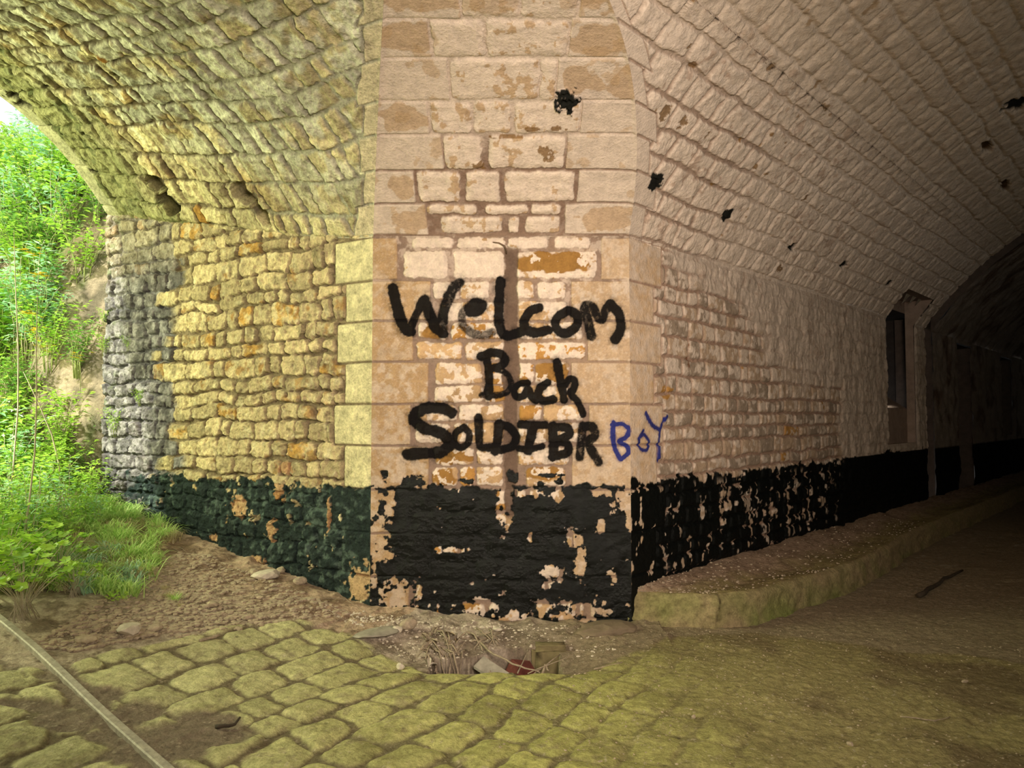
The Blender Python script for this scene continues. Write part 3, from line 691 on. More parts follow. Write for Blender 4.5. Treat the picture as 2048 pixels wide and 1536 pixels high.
sb = blobs(T, V, [(*rv_of(a, b), c, d) for a, b, c, d in [(1307,366,.07,.075),(1452,428,.06,.06),(1585,492,.07,.055),(1687,528,.08,.045),(1777,566,.09,.045),(2022,208,.11,.08),(2045,205,.10,.08)]], 640, .04, .35)
ob = blobs(T, V, [(*rv_of(a, b), c, d) for a, b, c, d in [(1325,222,.05,.05),(1360,242,.04,.04),(1412,266,.025,.04),(1538,130,.04,.04),(1557,534,.05,.04),(1375,90,.02,.02),(1610,395,.02,.03),(1640,412,.02,.03),(1385,128,.03,.02),(1510,330,.03,.03)]], 641, .03, .8)
om = ss(0, .15, ob); sm = ss(0, .15, sb)
hm = ss(0, .15, blobs(T, V, [(*rv_of(1975, 290), .16, .05), (*rv_of(2010, 370), .22, .05)], 642, .06, .4))
col = mix(col, OCHRE * .6, om * .85); col = mix(col, np.array([.012, .012, .010]), sm); col = mix(col, np.array([.10, .06, .03]), hm)
hgt = hgt - .006 * om - .05 * hm - .03 * sm * (T > 1.2)
arr_ = np.stack([NR[0] * (AR - dr2) / RR, NR[1] * (AR - dr2) / RR, -(hr - BR) / RR], -1); VM3 = np.concatenate([VMR, arr_[len(hh):]])
ntop = np.minimum(3.25, H0 + .36)
nicv = (T > NI0) & (T < NI1) & (Zb < ntop)
P = place(PB, arr_[:, None, :], hgt, (.3 + .7 * ss(0, .05, V), arr_[:, None, :]), (ss(0, .025, e_t), VM3[:, None, :]))
cr_ = grid('ceiling', P, col, np.full(T.shape, .88), M_WASH, keep=~nicv, parts=[('soot_stain', sm > .5, 'black sooty holes in the pale vault')])
tag(cr_, 'limewashed brick coursed barrel vault of the right passage', 'vault', kind='structure')

# ------------------------------------------------------------------ window niche in the right wall, dark passage beyond
def rp(t, d, z): return (XR + ER[0] * t + NR[0] * d, YC + ER[1] * t + NR[1] * d, z)
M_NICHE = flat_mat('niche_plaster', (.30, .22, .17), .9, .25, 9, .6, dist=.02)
M_VOID = flat_mat('void_shade', (.05, .04, .035), .95, .3, 8, .5)  # near-black colour stands for unlit depth in openings and behind walls
def quads(name, lst, mat, parent=None, smooth=False):
    V_, Q_ = [], []
    for q4 in lst:
        k = len(V_); V_ += list(q4); Q_.append((k, k + 1, k + 2, k + 3))
    return mesh_obj(name, V_, Q_, mat, parent, smooth)
td = float(dr_at(3.19 - H0)); b_ = -.11; t0, t1, z0, z1, s0, s1 = NI0, NI1, NZ0, 3.19, 1.62, 3.02
M_SHADE = flat_mat('shade_plaster', (.10, .075, .06), .9, .25, 9, .6, dist=.02)  # plaster darkened in colour for the shade of groove and recesses
def jamb(t):
    hs__ = np.linspace(0, z1 - H0, 7); return [(rp(t, b_, z0), rp(t, b_, H0), rp(t, 0, H0), rp(t, 0, z0))] + [(rp(t, b_, H0 + a), rp(t, b_, H0 + b), rp(t, float(dr_at(b)), H0 + b), rp(t, float(dr_at(a)), H0 + a)) for a, b in zip(hs__[:-1], hs__[1:])]
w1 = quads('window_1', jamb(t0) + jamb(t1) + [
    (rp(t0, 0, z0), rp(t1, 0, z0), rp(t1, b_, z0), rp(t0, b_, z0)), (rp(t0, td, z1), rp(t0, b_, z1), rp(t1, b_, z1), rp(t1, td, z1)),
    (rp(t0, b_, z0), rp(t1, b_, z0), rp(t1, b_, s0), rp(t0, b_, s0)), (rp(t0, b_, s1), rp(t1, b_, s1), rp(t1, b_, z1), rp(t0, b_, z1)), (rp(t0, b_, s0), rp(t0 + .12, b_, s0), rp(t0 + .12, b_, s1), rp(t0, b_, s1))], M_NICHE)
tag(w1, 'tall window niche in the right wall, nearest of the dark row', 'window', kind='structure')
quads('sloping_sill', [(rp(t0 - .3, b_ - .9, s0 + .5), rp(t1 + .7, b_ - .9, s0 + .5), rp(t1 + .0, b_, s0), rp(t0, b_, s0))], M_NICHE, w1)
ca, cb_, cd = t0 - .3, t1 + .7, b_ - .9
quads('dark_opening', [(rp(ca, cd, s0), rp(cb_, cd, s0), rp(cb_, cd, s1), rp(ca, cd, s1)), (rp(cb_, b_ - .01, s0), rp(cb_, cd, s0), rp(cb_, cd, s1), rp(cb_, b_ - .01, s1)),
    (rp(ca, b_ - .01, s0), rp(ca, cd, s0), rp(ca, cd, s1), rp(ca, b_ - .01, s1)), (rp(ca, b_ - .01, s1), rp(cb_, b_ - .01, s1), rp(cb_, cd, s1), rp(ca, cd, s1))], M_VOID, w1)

# groove between the two lengths of the right passage, then the far length
ts = graded(TR_END + .45, 24, .05, .12, 8); zs = np.arange(-.05, H0 + .01, .03)
T, V = np.meshgrid(ts, zs)
def far_shade(T, V, sd):  # limewash and mortar darkened to put the far passage's shade into the colour
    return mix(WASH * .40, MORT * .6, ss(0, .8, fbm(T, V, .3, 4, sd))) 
h_ = .02 * fbm(T, V, .15, 4, 700) + .012
k2 = ~(((T > 9.85) & (T < 10.9) & (V < 2.75)) | ((T > 13.6) & (T < 14.7) & (V > 1.1) & (V < 2.75)))
cf = far_shade(T, V, 701); cf = mix(cf, TAR, (V < 1.03).astype(float))
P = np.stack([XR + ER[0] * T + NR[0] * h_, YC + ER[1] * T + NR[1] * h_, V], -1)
tag(grid('wall_right', P, cf, np.full(T.shape, .9), M_WASH, keep=k2), 'shade-coloured far length of the right passage wall beyond the groove', 'wall', kind='structure')
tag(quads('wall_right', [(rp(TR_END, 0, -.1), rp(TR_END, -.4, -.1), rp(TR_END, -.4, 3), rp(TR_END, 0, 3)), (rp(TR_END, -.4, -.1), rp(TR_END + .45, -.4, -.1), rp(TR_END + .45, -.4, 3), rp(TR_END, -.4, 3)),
      (rp(TR_END + .45, -.4, -.1), rp(TR_END + .45, 0, -.1), rp(TR_END + .45, 0, 3), rp(TR_END + .45, -.4, 3))], M_SHADE), 'shade-coloured groove in the right passage wall', 'wall', kind='structure')
def ring(t, off, n=40, extra=0.0):
    out = []
    a0 = math.atan2(-BR, AR)
    for k in range(n + 1):
        a = a0 + (math.pi - 2 * a0) * k / n
        out.append((t, AR - (RR + off) * math.cos(a), H0 + BR + (RR + off) * math.sin(a)))
    return out
def rings_mesh(name, rs, mat, label):
    V_ = []; Q_ = []
    for r in rs: V_ += [rp(*p) for p in r]
    n = len(rs[0])
    for i in range(len(rs) - 1):
        for k in range(n - 1): Q_.append((i * n + k, i * n + k + 1, (i + 1) * n + k + 1, (i + 1) * n + k))
    o = mesh_obj(name, V_, Q_, mat); tag(o, label, 'vault', kind='structure'); return o
rings_mesh('ceiling', [ring(TR_END, 0), ring(TR_END, .4), ring(TR_END + .45, .4), ring(TR_END + .45, 0)], M_SHADE, 'deep groove across the vault of the right passage')
a_ = np.linspace(math.atan2(-BR, AR), math.pi * .75, 200); T, A_ = np.meshgrid(graded(TR_END + .45, 24.2, .03, .12, 8), a_)
h_ = .02 * fbm(T, A_ * RR, .15, 4, 710) + .012 * ridg(T, A_ * RR * .6, .1, 3, 711); d_ = AR - (RR - h_) * np.cos(A_); z_ = H0 + BR + (RR - h_) * np.sin(A_)
P = np.stack([XR + ER[0] * T + NR[0] * d_, YC + ER[1] * T + NR[1] * d_, z_], -1)
tag(grid('ceiling', P, far_shade(T, A_ * RR, 712), np.full(T.shape, .9), M_WASH), 'shade-coloured far length of the right passage vault', 'vault', kind='structure')
# doorway and second niche in the far length
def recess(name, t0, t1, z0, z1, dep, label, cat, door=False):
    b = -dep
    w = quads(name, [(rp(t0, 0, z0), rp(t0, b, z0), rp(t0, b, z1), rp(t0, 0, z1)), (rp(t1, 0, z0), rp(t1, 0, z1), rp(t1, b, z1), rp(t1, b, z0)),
               (rp(t0, 0, z1), rp(t0, b, z1), rp(t1, b, z1), rp(t1, 0, z1)), (rp(t0, 0, z0), rp(t1, 0, z0), rp(t1, b, z0), rp(t0, b, z0))], M_SHADE)
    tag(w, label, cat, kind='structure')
    quads('dark_opening', [(rp(t0, b, z0), rp(t1, b, z0), rp(t1, b, z1), rp(t0, b, z1))], M_VOID, w); return w  # near-black sheet painted as the unlit depth of the opening
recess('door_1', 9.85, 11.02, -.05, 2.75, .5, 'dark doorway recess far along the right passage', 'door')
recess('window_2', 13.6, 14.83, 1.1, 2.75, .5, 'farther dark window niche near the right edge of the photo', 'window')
tag(quads('wall_back', [(rp(24, -1, -1), rp(24, 9, -1), rp(24, 9, 6), rp(24, -1, 6))], M_VOID), 'dark sheet added to close the far end of the right passage', 'wall', kind='structure')  # closure added so that no light enters from the far end
mass = [(rp(1.5, -1.2, -1), rp(25, -1.2, -1), rp(25, -1.2, 7), rp(1.5, -1.2, 7)), (rp(1.5, -1.2, 7), rp(25, -1.2, 7), rp(25, 9, 7), rp(1.5, 9, 7)), (rp(1.5, -1.2, -1), rp(1.5, -1.2, 7), rp(1.5, -.3, 7), rp(1.5, -.3, -1))]  # sheets added behind the wall to block sky through its gaps
tag(quads('wall_outer', mass, M_VOID), 'dark sheets for the earth mass behind the right passage wall', 'wall', kind='structure')
M_WALLP = flat_mat('plain_stone', (.42, .36, .26), .9, .3, 6, .6, dist=.03)
# walls and vault that stand out of view but close the space
q7 = 2 * AR
tag(quads('wall_front', [(rp(-11.3, q7, -.2), rp(24, q7, -.2), rp(24, q7, H0 + .3), rp(-11.3, q7, H0 + .3)), (rp(-10.9, q7, -.2), rp(-10.9, -3, -.2), rp(-10.9, -3, 6), rp(-10.9, q7, 6))], M_WALLP), 'opposite wall of the right passage and added rear end wall', 'wall', kind='structure')  # rear end wall added to shut out sky light
def lp(t, d, z): return (XL + EL[0] * t + NL[0] * d, YC + EL[1] * t + NL[1] * d, z)
px_, py_ = XR - ER[0] * 5.08, YC - ER[1] * 5.08; t_p = float(tl_of(px_, py_))
tag(quads('wall_side', [(lp(t_p, 4.0, -.2), lp(TL_END, 4.0, -.2), lp(TL_END, 4.0, 3.6), lp(t_p, 4.0, 3.6)),
     (lp(t_p, 4.0, -.2), (px_ - ER[0] * 9, py_ - ER[1] * 9, -.2), (px_ - ER[0] * 9, py_ - ER[1] * 9, 3.6), lp(t_p, 4.0, 3.6))], M_WALLP), 'opposite pier of the left passage', 'wall', kind='structure')
gx, gy = np.meshgrid(np.arange(-9, 20, .2), np.arange(-7, 26, .2))
dL, tL, dR, tR = dl_of(gx, gy), tl_of(gx, gy), dr_of(gx, gy), tr_of(gx, gy)
zL = np.where((dL > 0) & (dL < 4) , BL + np.sqrt(np.maximum(RL ** 2 - (AL - dL) ** 2, 0)), -.0) + rise(tL)
zR = np.where((dR > 0) & (dR < q7), BR + np.sqrt(np.maximum(RR ** 2 - (AR - dR) ** 2, 0)), -.0)
cc_ = (YC - gy) / CK; zC = np.where((cc_ > 0) & (dL > -.1) | (cc_ > 0) & (dR > -.1), np.where(cc_ < 2, BL + np.sqrt(np.maximum(RL ** 2 - (AL - np.minimum(cc_, 2)) ** 2, 0)), 1.05), 0)
zz = H0 + np.maximum(np.maximum(zL, zR), zC) + .16
kp = (tL < TL_END - .25) & (tR < 24) & (tR > -11)
kp &= ~((dL < .15) & (dR < .15))
P = np.stack([gx, gy, zz], -1)
tag(grid('ceiling', P, np.broadcast_to(np.array([.4, .34, .26]), P.shape), np.full(gx.shape, .9), M_STONE, keep=kp), 'outer mass of the vaults above the crossing', 'vault', kind='structure')
#@@NEXT@@
# ------------------------------------------------------------------ FLOOR
def spacing(segs):
    x = [segs[0][0]]
    for a, b, s in segs:
        n = max(1, int(round((b - a) / s))); x += list(np.linspace(a, b, n + 1)[1:])
    return np.array(x)
xs = spacing([(-8, -3.6, .12), (-3.6, -2.9, .02), (-2.9, 2.6, .0085), (2.6, 4.2, .018), (4.2, 7, .06), (7, 20, .3)])
ys = spacing([(-7, 2.2, .25), (2.2, 2.9, .03), (2.9, 5.6, .0085), (5.6, 7.4, .014), (7.4, 10, .05), (10, 26, .3)])
X, Y = np.meshgrid(xs, ys)
base = ramp(X, Y)
tL, dL, dR, tR = tl_of(X, Y), dl_of(X, Y), dr_of(X, Y), tr_of(X, Y)
# setts: rows run square to the left passage
pth = [gp(a, b) for a, b in [(-400, 1420), (0, 1330), (110, 1345), (190, 1312), (300, 1290), (460, 1252), (600, 1243), (700, 1268), (780, 1308), (850, 1342), (1140, 1342), (1240, 1312), (1350, 1275), (1500, 1262), (1800, 1300), (2400, 1360)]]
bx = np.array([p[0] for p in pth]); by = np.array([p[1] for p in pth])
lim = np.interp(X, bx, by) + .04 * fbm(X, Y, .2, 3, 800)
wob = fbm(X, Y, .8, 2, 801)
SU = dL * -1 + .06 * wob + .03 * fbm(X, Y, .35, 2, 802); SV = tL + .05 * fbm(X, Y, .9, 2, 803) + .02 * fbm(X, Y, .3, 2, 804)
cel = Cells(courses(-6, 5, .235, .14, 51), 53, .24, .40, -9, 4)
ed, cid, lu, lv = cel.ev(SU, SV, .06)
sett = ss(.004, .020, ed + .012 * fbm(X, Y, .06, 3, 805)); dome = ss(0, .08, ed)
inside = ss(-.03, .05, lim - Y)
dirtpatch = blobs(X, Y, [(*gp(a, b), c, d) for a, b, c, d in [(400, 1475, .30, .16), (330, 1500, .28, .15), (270, 1430, .16, .13), (190, 1395, .14, .10), (60, 1415, .3, .05), (130, 1440, .16, .10), (240, 1480, .14, .1), (400, 1440, .18, .10)]], 806, .15, .4)
rail_px = [(-120, 1150), (-40, 1212), (10, 1250), (70, 1300), (135, 1362), (200, 1425), (262, 1480), (330, 1540), (420, 1620)]
rq = np.array([gp(a, b) for a, b in rail_px]); rdist = np.full(X.shape, 9.)
for (ax, ay), (bx2, by2) in zip(rq[:-1], rq[1:]):
    dx, dy = bx2 - ax, by2 - ay; t_ = np.clip(((X - ax) * dx + (Y - ay) * dy) / (dx * dx + dy * dy), 0, 1); rdist = np.minimum(rdist, np.hypot(X - ax - t_ * dx, Y - ay - t_ * dy))
gone = np.maximum(ss(-.1, .35, dirtpatch), ss(.10, .05, rdist + .03 * fbm(X, Y, .1, 2, 820)))
fade = ss(1.3, .0, X - .15 * (Y - 3) + .2 * fbm(X, Y, .5, 2, 819)) * (.9)                     # setts sink under packed earth to the right
pres = inside * (1 - gone) * (.06 + .94 * fade)
mossn = fbm(X, Y, .3, 4, 807); grit = fbm(X, Y, .035, 3, 808); g2 = fbm(X, Y, .012, 2, 809)
hgt = pres * (sett * (.007 + .012 * dome + .010 * (rnd(cid, 3) - .5) + lu * (rnd(cid, 5) - .5) * .06 + lv * (rnd(cid, 6) - .5) * .08) + .006 * fbm(X, Y, .09, 4, 810)) + (1 - pres * sett) * (.004 * grit + .006 * fbm(X, Y, .15, 3, 811)) + .012 * fbm(X, Y, .7, 3, 812)
near_wall = ss(.9, 0, np.minimum(np.abs(np.where(tL > 0, dL, 9)), np.where((X > XL - .1) & (X < XR + .2), YC - Y, 9)))
hgt += near_wall * (.03 + .02 * fbm(X, Y, .15, 3, 813)) * (1 - inside * .5)
# gutter hollow and sunk pit before the pier
hgt -= .05 * ss(.5, .0, np.abs(Y - 4.66)) * ss(-1.2, -.6, X) * ss(.75, .35, X)
pu0, pu1, pv0, pv1 = -.50, gp(1125, 1335)[0], gp(1000, 1342)[1], gp(1090, 1292)[1]
slopeL = ss(-.52, .05, X)
pit = ss(0, .02, X - pu0) * ss(0, .02, pu1 - X + .008 * grit) * ss(0, .014, Y - pv0 + .006 * fbm(X, Y, .2, 2, 814)) * ss(0, .02, pv1 - Y - .16 * ss(.02, -.35, X) + .01 * grit)
hgt -= pit * (.08 + .32 * slopeL + .02 * grit)
Zf = base + hgt
MOSS = np.array([.40, .395, .135]); MOSSD = np.array([.20, .185, .075]); EARTH = np.array([.22, .175, .13]); SAND = np.array([.43, .36, .28]); SETT = np.array([.56, .53, .33])
lft = ss(.3, -2.0, X)
c_sett = mix(mix(MOSS, SETT * .95, lft) if False else mix(MOSS, SETT, lft * .75), MOSSD, ss(.1, .9, mossn) * .5) * (.85 + .3 * rnd(cid, 8))[..., None]
c_sett = mix(c_sett, EARTH * 1.1, ss(.3, .8, fbm(X, Y, .06, 4, 815)) * .5); c_sett = mix(c_sett, c_sett * 1.3, ss(.2, .8, fbm(X, Y, .04, 3, 821)) * .6)
c_joint = mix(EARTH * .7, MOSSD, ss(-1.6, .6, X) * .5)
c_open = mix(np.array([.29, .25, .115]), np.array([.19, .15, .08]), ss(-.1, .7, fbm(X, Y, .4, 4, 816)))
c_open = mix(c_open, MOSS * .85, ss(1.7, .3, X) * ss(5.2, 4.0, Y) * .6)
c_open = mix(c_open, np.array([.13, .085, .05]), ss(1.2, 3.0, X) * ss(4.0, 5.6, Y) * .9)  # earth darkened towards the right passage to paint its fading light
c_in = mix(mix(c_joint, c_sett, sett), c_open, 1 - fade * .92)
c_in = mix(c_in, EARTH * .95, gone)
c_dirt = mix(SAND, EARTH, ss(-.4, .5, fbm(X, Y, .12, 4, 817) + .5 * grit))
c_dirt = mix(c_dirt, c_dirt * np.array([1.08, .95, .86]), ss(1.0, .2, dL) * (tL > -.3))
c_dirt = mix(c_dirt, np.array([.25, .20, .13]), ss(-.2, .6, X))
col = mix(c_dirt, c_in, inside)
col = mix(col, EARTH * .35, pit * .8)  # pit inside darkened in colour to deepen its shade
speck = ss(.95, 1.1, g2 + .3 * grit); col = mix(col, np.array([.5, .44, .32]), speck * .6)
dk = ss(.95, 1.15, fbm(X, Y * 2.2, .05, 3, 818)); col = mix(col, np.array([.05, .04, .025]), dk * .6)
behind = (Y > YC + .1) & (dL < -.08) & (dR < -.08)
P = np.stack([X, Y, Zf], -1)
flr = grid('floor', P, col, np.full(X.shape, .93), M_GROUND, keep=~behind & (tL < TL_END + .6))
tag(flr, 'mossy stone setts and packed earth floor of the crossing', 'floor', kind='structure')
def floorz(x, y):
    i = int(np.clip(np.searchsorted(ys, y), 1, len(ys) - 1)); j = int(np.clip(np.searchsorted(xs, x), 1, len(xs) - 1))
    return float(max(Zf[i, j], Zf[i - 1, j - 1]))

# ------------------------------------------------------------------ RAISED WALK along the right wall
kpts = [(XR - .02, YC + .0), (1.12, 5.36), (1.46, 5.31), (1.80, 5.45), (2.13, 5.73), (2.55, 6.08), (3.0, 6.5), (3.45, 7.0), (3.9, 7.55), (4.4, 8.2), (5.6, 9.5), (9.5, 13.7), (15, 19.6)]
kk = np.array(kpts); sl = np.concatenate([[0], np.cumsum(np.hypot(*np.diff(kk, axis=0).T))])
sa = graded(0, sl[-1], .012, .12, 8); ex = np.interp(sa, sl, kk[:, 0]); ey = np.interp(sa, sl, kk[:, 1])
for _ in range(12): ex[1:-1] = (ex[:-2] + 2 * ex[1:-1] + ex[2:]) / 4; ey[1:-1] = (ey[:-2] + 2 * ey[1:-1] + ey[2:]) / 4
tw = tr_of(ex, ey); tw = np.maximum(tw, 0); wx = XR + ER[0] * tw - NR[0] * .03; wy = YC + ER[1] * tw - NR[1] * .03
wx[0:1] = XR - .02; 
rows = []; cols_ = []
top = .225; n_face = 26; n_top = 70
tx = -np.gradient(ey); ty = np.gradient(ex); ln = np.hypot(tx, ty); ox, oy = -tx / ln, -ty / ln     # outward
for k in range(n_face):
    f = k / (n_face - 1); z = -.04 + (top + .04) * f
    nz = fbm(sa, np.full(sa.shape, z), .12, 4, 850) * .018 + fbm(sa, np.full(sa.shape, z), .03, 2, 851) * .004
    ins = .03 * f + .03 * max(0, (f - .85) / .15) ** 2
    rows.append(np.stack([ex + ox * (nz - ins), ey + oy * (nz - ins), np.full(sa.shape, z)], -1))
    m = np.clip(.5 + .6 * fbm(sa, np.full(sa.shape, z), .2, 3, 852) - .5 * ss(2.0, 4.0, sa), 0, 1)
    crack = ss(.012, .0, np.abs(sa - (.62 + .05 * f + .01 * math.sin(f * 9)))) * .85
    c0 = mix(np.array([.30, .235, .13]), np.array([.17, .20, .055]), m * (1 - .6 * f)); c0 = mix(c0, np.array([.05, .035, .02]), crack); cols_.append(c0)
for k in range(1, n_top):
    f = k / (n_top - 1)
    x = (ex - .06 * ox) * (1 - f) + wx * f; y = (ey - .06 * oy) * (1 - f) + wy * f
    gr = fbm(x, y, .04, 3, 853); z = top + .005 + .05 * ss(.35, 1, f) + .02 * fbm(x, y, .35, 3, 854) * min(1, k / 6) + .006 * gr * min(1, k / 4) - .02 * math.exp(-((f - .3) / .15) ** 2)
    rows.append(np.stack([x, y, z], -1))
    c0 = mix(np.array([.27, .225, .10]), np.array([.36, .26, .18]), np.clip(ss(.25, .7, np.full(sa.shape, f) + .15 * fbm(x, y, .2, 3, 855)), 0, 1)); c0 = mix(c0, np.array([.17, .11, .07]), ss(0, .7, gr) * .6); cols_.append(c0)
P = np.stack(rows, 0); cl_ = np.stack(cols_, 0)
sw = grid('kerb_walk', P, cl_, np.full(P.shape[:2], .9), M_GROUND)
tag(sw, 'low mossy stone kerb and raised earth walk along the foot of the right wall', 'kerb')

# ------------------------------------------------------------------ iron strip set in the floor at left
def tube_geo(pts, rad, n=6):
    V_, F_ = [], []; pts = [Vector(p) for p in pts]
    for i, p in enumerate(pts):
        d = (pts[min(i + 1, len(pts) - 1)] - pts[max(i - 1, 0)]).normalized()
        a = d.cross(Vector((0, 0, 1))) if abs(d.z) < .9 else d.cross(Vector((1, 0, 0)))
        a.normalize(); b = d.cross(a); r = rad[i] if hasattr(rad, '__len__') else rad
        for k in range(n):
            t = 2 * math.pi * k / n; V_.append(tuple(p + (a * math.cos(t) + b * math.sin(t)) * r))
    for i in range(len(pts) - 1):
        for k in range(n): F_.append((i * n + k, i * n + (k + 1) % n, (i + 1) * n + (k + 1) % n, (i + 1) * n + k))
    F_.append(tuple(range(n))[::-1]); F_.append(tuple(range((len(pts) - 1) * n, len(pts) * n)))
    return V_, F_
M_IRON = flat_mat('dusty_iron', (.42, .38, .31), .6, .35, 30, .4, metal=.15)
rp_ = [gp(a, b) for a, b in [(-120, 1150), (-40, 1212), (10, 1250), (70, 1300), (135, 1362), (200, 1425), (262, 1480), (330, 1540), (420, 1620)]]
V_, F_ = [], []
fine_ = []
for (a, b) in zip(rp_[:-1], rp_[1:]):
    for k in range(8): fine_.append((a[0] + (b[0] - a[0]) * k / 8, a[1] + (b[1] - a[1]) * k / 8))
fine_.append(rp_[-1]); fine_ = np.array(fine_)
for _ in range(6): fine_[1:-1] = (fine_[:-2] + 2 * fine_[1:-1] + fine_[2:]) / 4
for i, (x, y) in enumerate(fine_):
    d = fine_[min(i + 1, len(fine_) - 1)] - fine_[max(i - 1, 0)]; d = d / np.hypot(*d); nx_, ny_ = -d[1], d[0]
    z = float(ramp(x, y)) + .020 + 0 * i
    for s_, dz in ((-.021, -.04), (-.021, 0), (-.016, .006), (.016, .006), (.021, 0), (.021, -.04)): V_.append((x + nx_ * s_, y + ny_ * s_, z + dz))
for i in range(len(fine_) - 1):
    for k in range(5): F_.append((i * 6 + k, i * 6 + k + 1, (i + 1) * 6 + k + 1, (i + 1) * 6 + k))
F_.append((5, 4, 3, 2, 1, 0)); F_.append(tuple(range((len(fine_) - 1) * 6, len(fine_) * 6)))
tag(mesh_obj('iron_rail', V_, F_, M_IRON, smooth=False), 'long curved iron rail set in the stone floor at lower left', 'rail')

# ------------------------------------------------------------------ loose stones, twigs, scraps
rng = random.Random(3)
def rock_geo(r, sx=1, sy=1, sz=.6, seed=0, sub=2):
    import bmesh
    bm = bmesh.new(); bmesh.ops.create_icosphere(bm, subdivisions=sub, radius=r)
    rs = np.random.RandomState(seed); pl = rs.randn(7, 3); pl /= np.linalg.norm(pl, axis=1)[:, None]; dist = r * (.62 + .3 * rs.rand(7))
    for v in bm.verts:
        p = np.array(v.co)
        for n_, d_ in zip(pl, dist):
            e = p @ n_ - d_
            if e > 0: p = p - n_ * e * .9
        p += rs.randn(3) * r * .03
        v.co = (p[0] * sx, p[1] * sy, p[2] * sz)
    V_ = [tuple(v.co) for v in bm.verts]; F_ = [tuple(x.index for x in f.verts) for f in bm.faces]; bm.free(); return V_, F_
M_ROCK = flat_mat('limestone_chip', (.42, .34, .24), .9, .35, 25, .6, dist=.006)
M_ROCKW = flat_mat('pale_limestone', (.60, .53, .42), .9, .25, 25, .5, dist=.006)
M_BRICK = flat_mat('red_brick', (.16, .045, .035), .85, .3, 30, .5)
M_TWIG = flat_mat('dry_twig', (.34, .27, .19), .85, .4, 60, .4)
M_TWIGD = flat_mat('dark_wood', (.06, .045, .03), .85, .4, 30, .4)
M_BOARD = flat_mat('weathered_board', (.34, .31, .25), .8, .3, 18, .4)
def drop(name, geo, mat, px, py, label, cat, group=None, rz=0, lift=0, z=None, smooth=False, xy=None):
    x, y = xy or gp(px, py)
    o = mesh_obj(name, *geo, mat, smooth=smooth); zz = min(v[2] for v in geo[0])
    o.location = (x, y, (floorz(x, y) if z is None else z) - zz * .7 + lift); o.rotation_euler = (0, 0, rz)
    tag(o, label, cat, group); return o
k = 0
for (px, py, r, sx, sy, sz, m, lb) in [
    (535, 1163, .085, 1.5, .9, .45, M_ROCKW, 'largest pale broken stone slab lying by the black foot of the left wall'),
    (562, 1152, .05, 1.2, .8, .6, M_ROCK, 'small brown stone leaning behind the pale broken slab by the left wall'),
    (600, 1176, .055, 1.1, .9, .6, M_ROCK, 'rounded brown stone lying right of the pale broken slab'),
    (508, 1152, .04, 1, .9, .7, M_ROCK, 'small stone at the left end of the pale broken slab'),
    (258, 1268, .075, 1.3, .9, .55, M_ROCKW, 'pale flat stone in the gravel above the first row of setts'),
    (172, 1285, .05, 1.3, 1, .5, M_ROCK, 'low brown stone in the gravel beside the iron rail'),
    (310, 1262, .04, 1.2, 1, .6, M_ROCK, 'small stone in the gravel right of the pale flat stone'),
    (425, 1215, .04, 1.2, 1, .6, M_ROCK, 'small brown stone in the gravel below the grass tufts'),
    (495, 1238, .035, 1.2, 1, .6, M_ROCK, 'dark small stone at the top edge of the setts'),
    (817, 1262, .055, 1.2, .9, .8, M_ROCK, 'yellowish stone at the foot of the pier, left of the drain pit'),
    (795, 1268, .035, 1.2, .9, .7, M_ROCKW, 'small pale pebble beside the yellowish stone at the pier foot'),
    (801, 1328, .028, 1, 1, .8, M_ROCKW, 'single pale pebble resting on mossy setts before the pier'),
    (995, 1268, .03, 1.3, .9, .5, M_ROCKW, 'white pebble on the earth between pier and drain pit'),
    (1387, 1436, .013, 1.2, .9, .8, M_ROCK, 'white pebble on the mossy floor at lower middle right'),
    (1700, 1487, .016, 1.3, .9, .7, M_ROCK, 'white chip on the open floor near the bottom right'),
    (1930, 1365, .018, 1.4, .8, .6, M_ROCK, 'pale chip on the dark floor near the right edge')]:
    k += 1; drop('stone', rock_geo(r, sx, sy, sz, k), m, px, py, lb, 'stone', rz=rng.uniform(0, 3))
drop('flat_stone', rock_geo(.11, 1.7, .9, .22, 77), M_BOARD, 335 + 420, 1272, 'pale flat slate wedge at the left end of the gutter debris', 'slab', rz=.7)
dst = rock_geo(.2, 1.15, .8, .28, 31, 3)
drop('stone_slab', dst, flat_mat('earthy_slab', (.20, .155, .10), .9, .25, 10, .5), 1215, 1268, 'broad brown slab at the right corner of the pier foot', 'slab', rz=.5, lift=-.03)
# gravel and litter (nobody could count it)
def scatter_rocks(name, n, sampler, rmin, rmax, mat, label, cat, seed):
    r_ = np.random.RandomState(seed); VV, QQ = [], []; base_v, base_f = rock_geo(1, 1, 1, .7, seed, 1); bv = np.array(base_v); bf = np.array(base_f); off = 0
    for i in range(n):
        x, y = sampler(r_); r = rmin + (rmax - rmin) * r_.rand() ** 3; a = r_.rand() * 6.28; c_, s_ = math.cos(a), math.sin(a)
        v = bv * (r * (.8 + .6 * r_.rand()), r * (.7 + .4 * r_.rand()), r * .8); v = np.stack([v[:, 0] * c_ - v[:, 1] * s_ + x, v[:, 0] * s_ + v[:, 1] * c_ + y, v[:, 2] + floorz(x, y) + r * .15], -1)
        VV.append(v); QQ.append(bf + off); off += len(v)
    o = np_mesh(name, np.concatenate(VV), np.concatenate(QQ), mat, None, None, False); tag(o, label, cat, kind='stuff'); return o
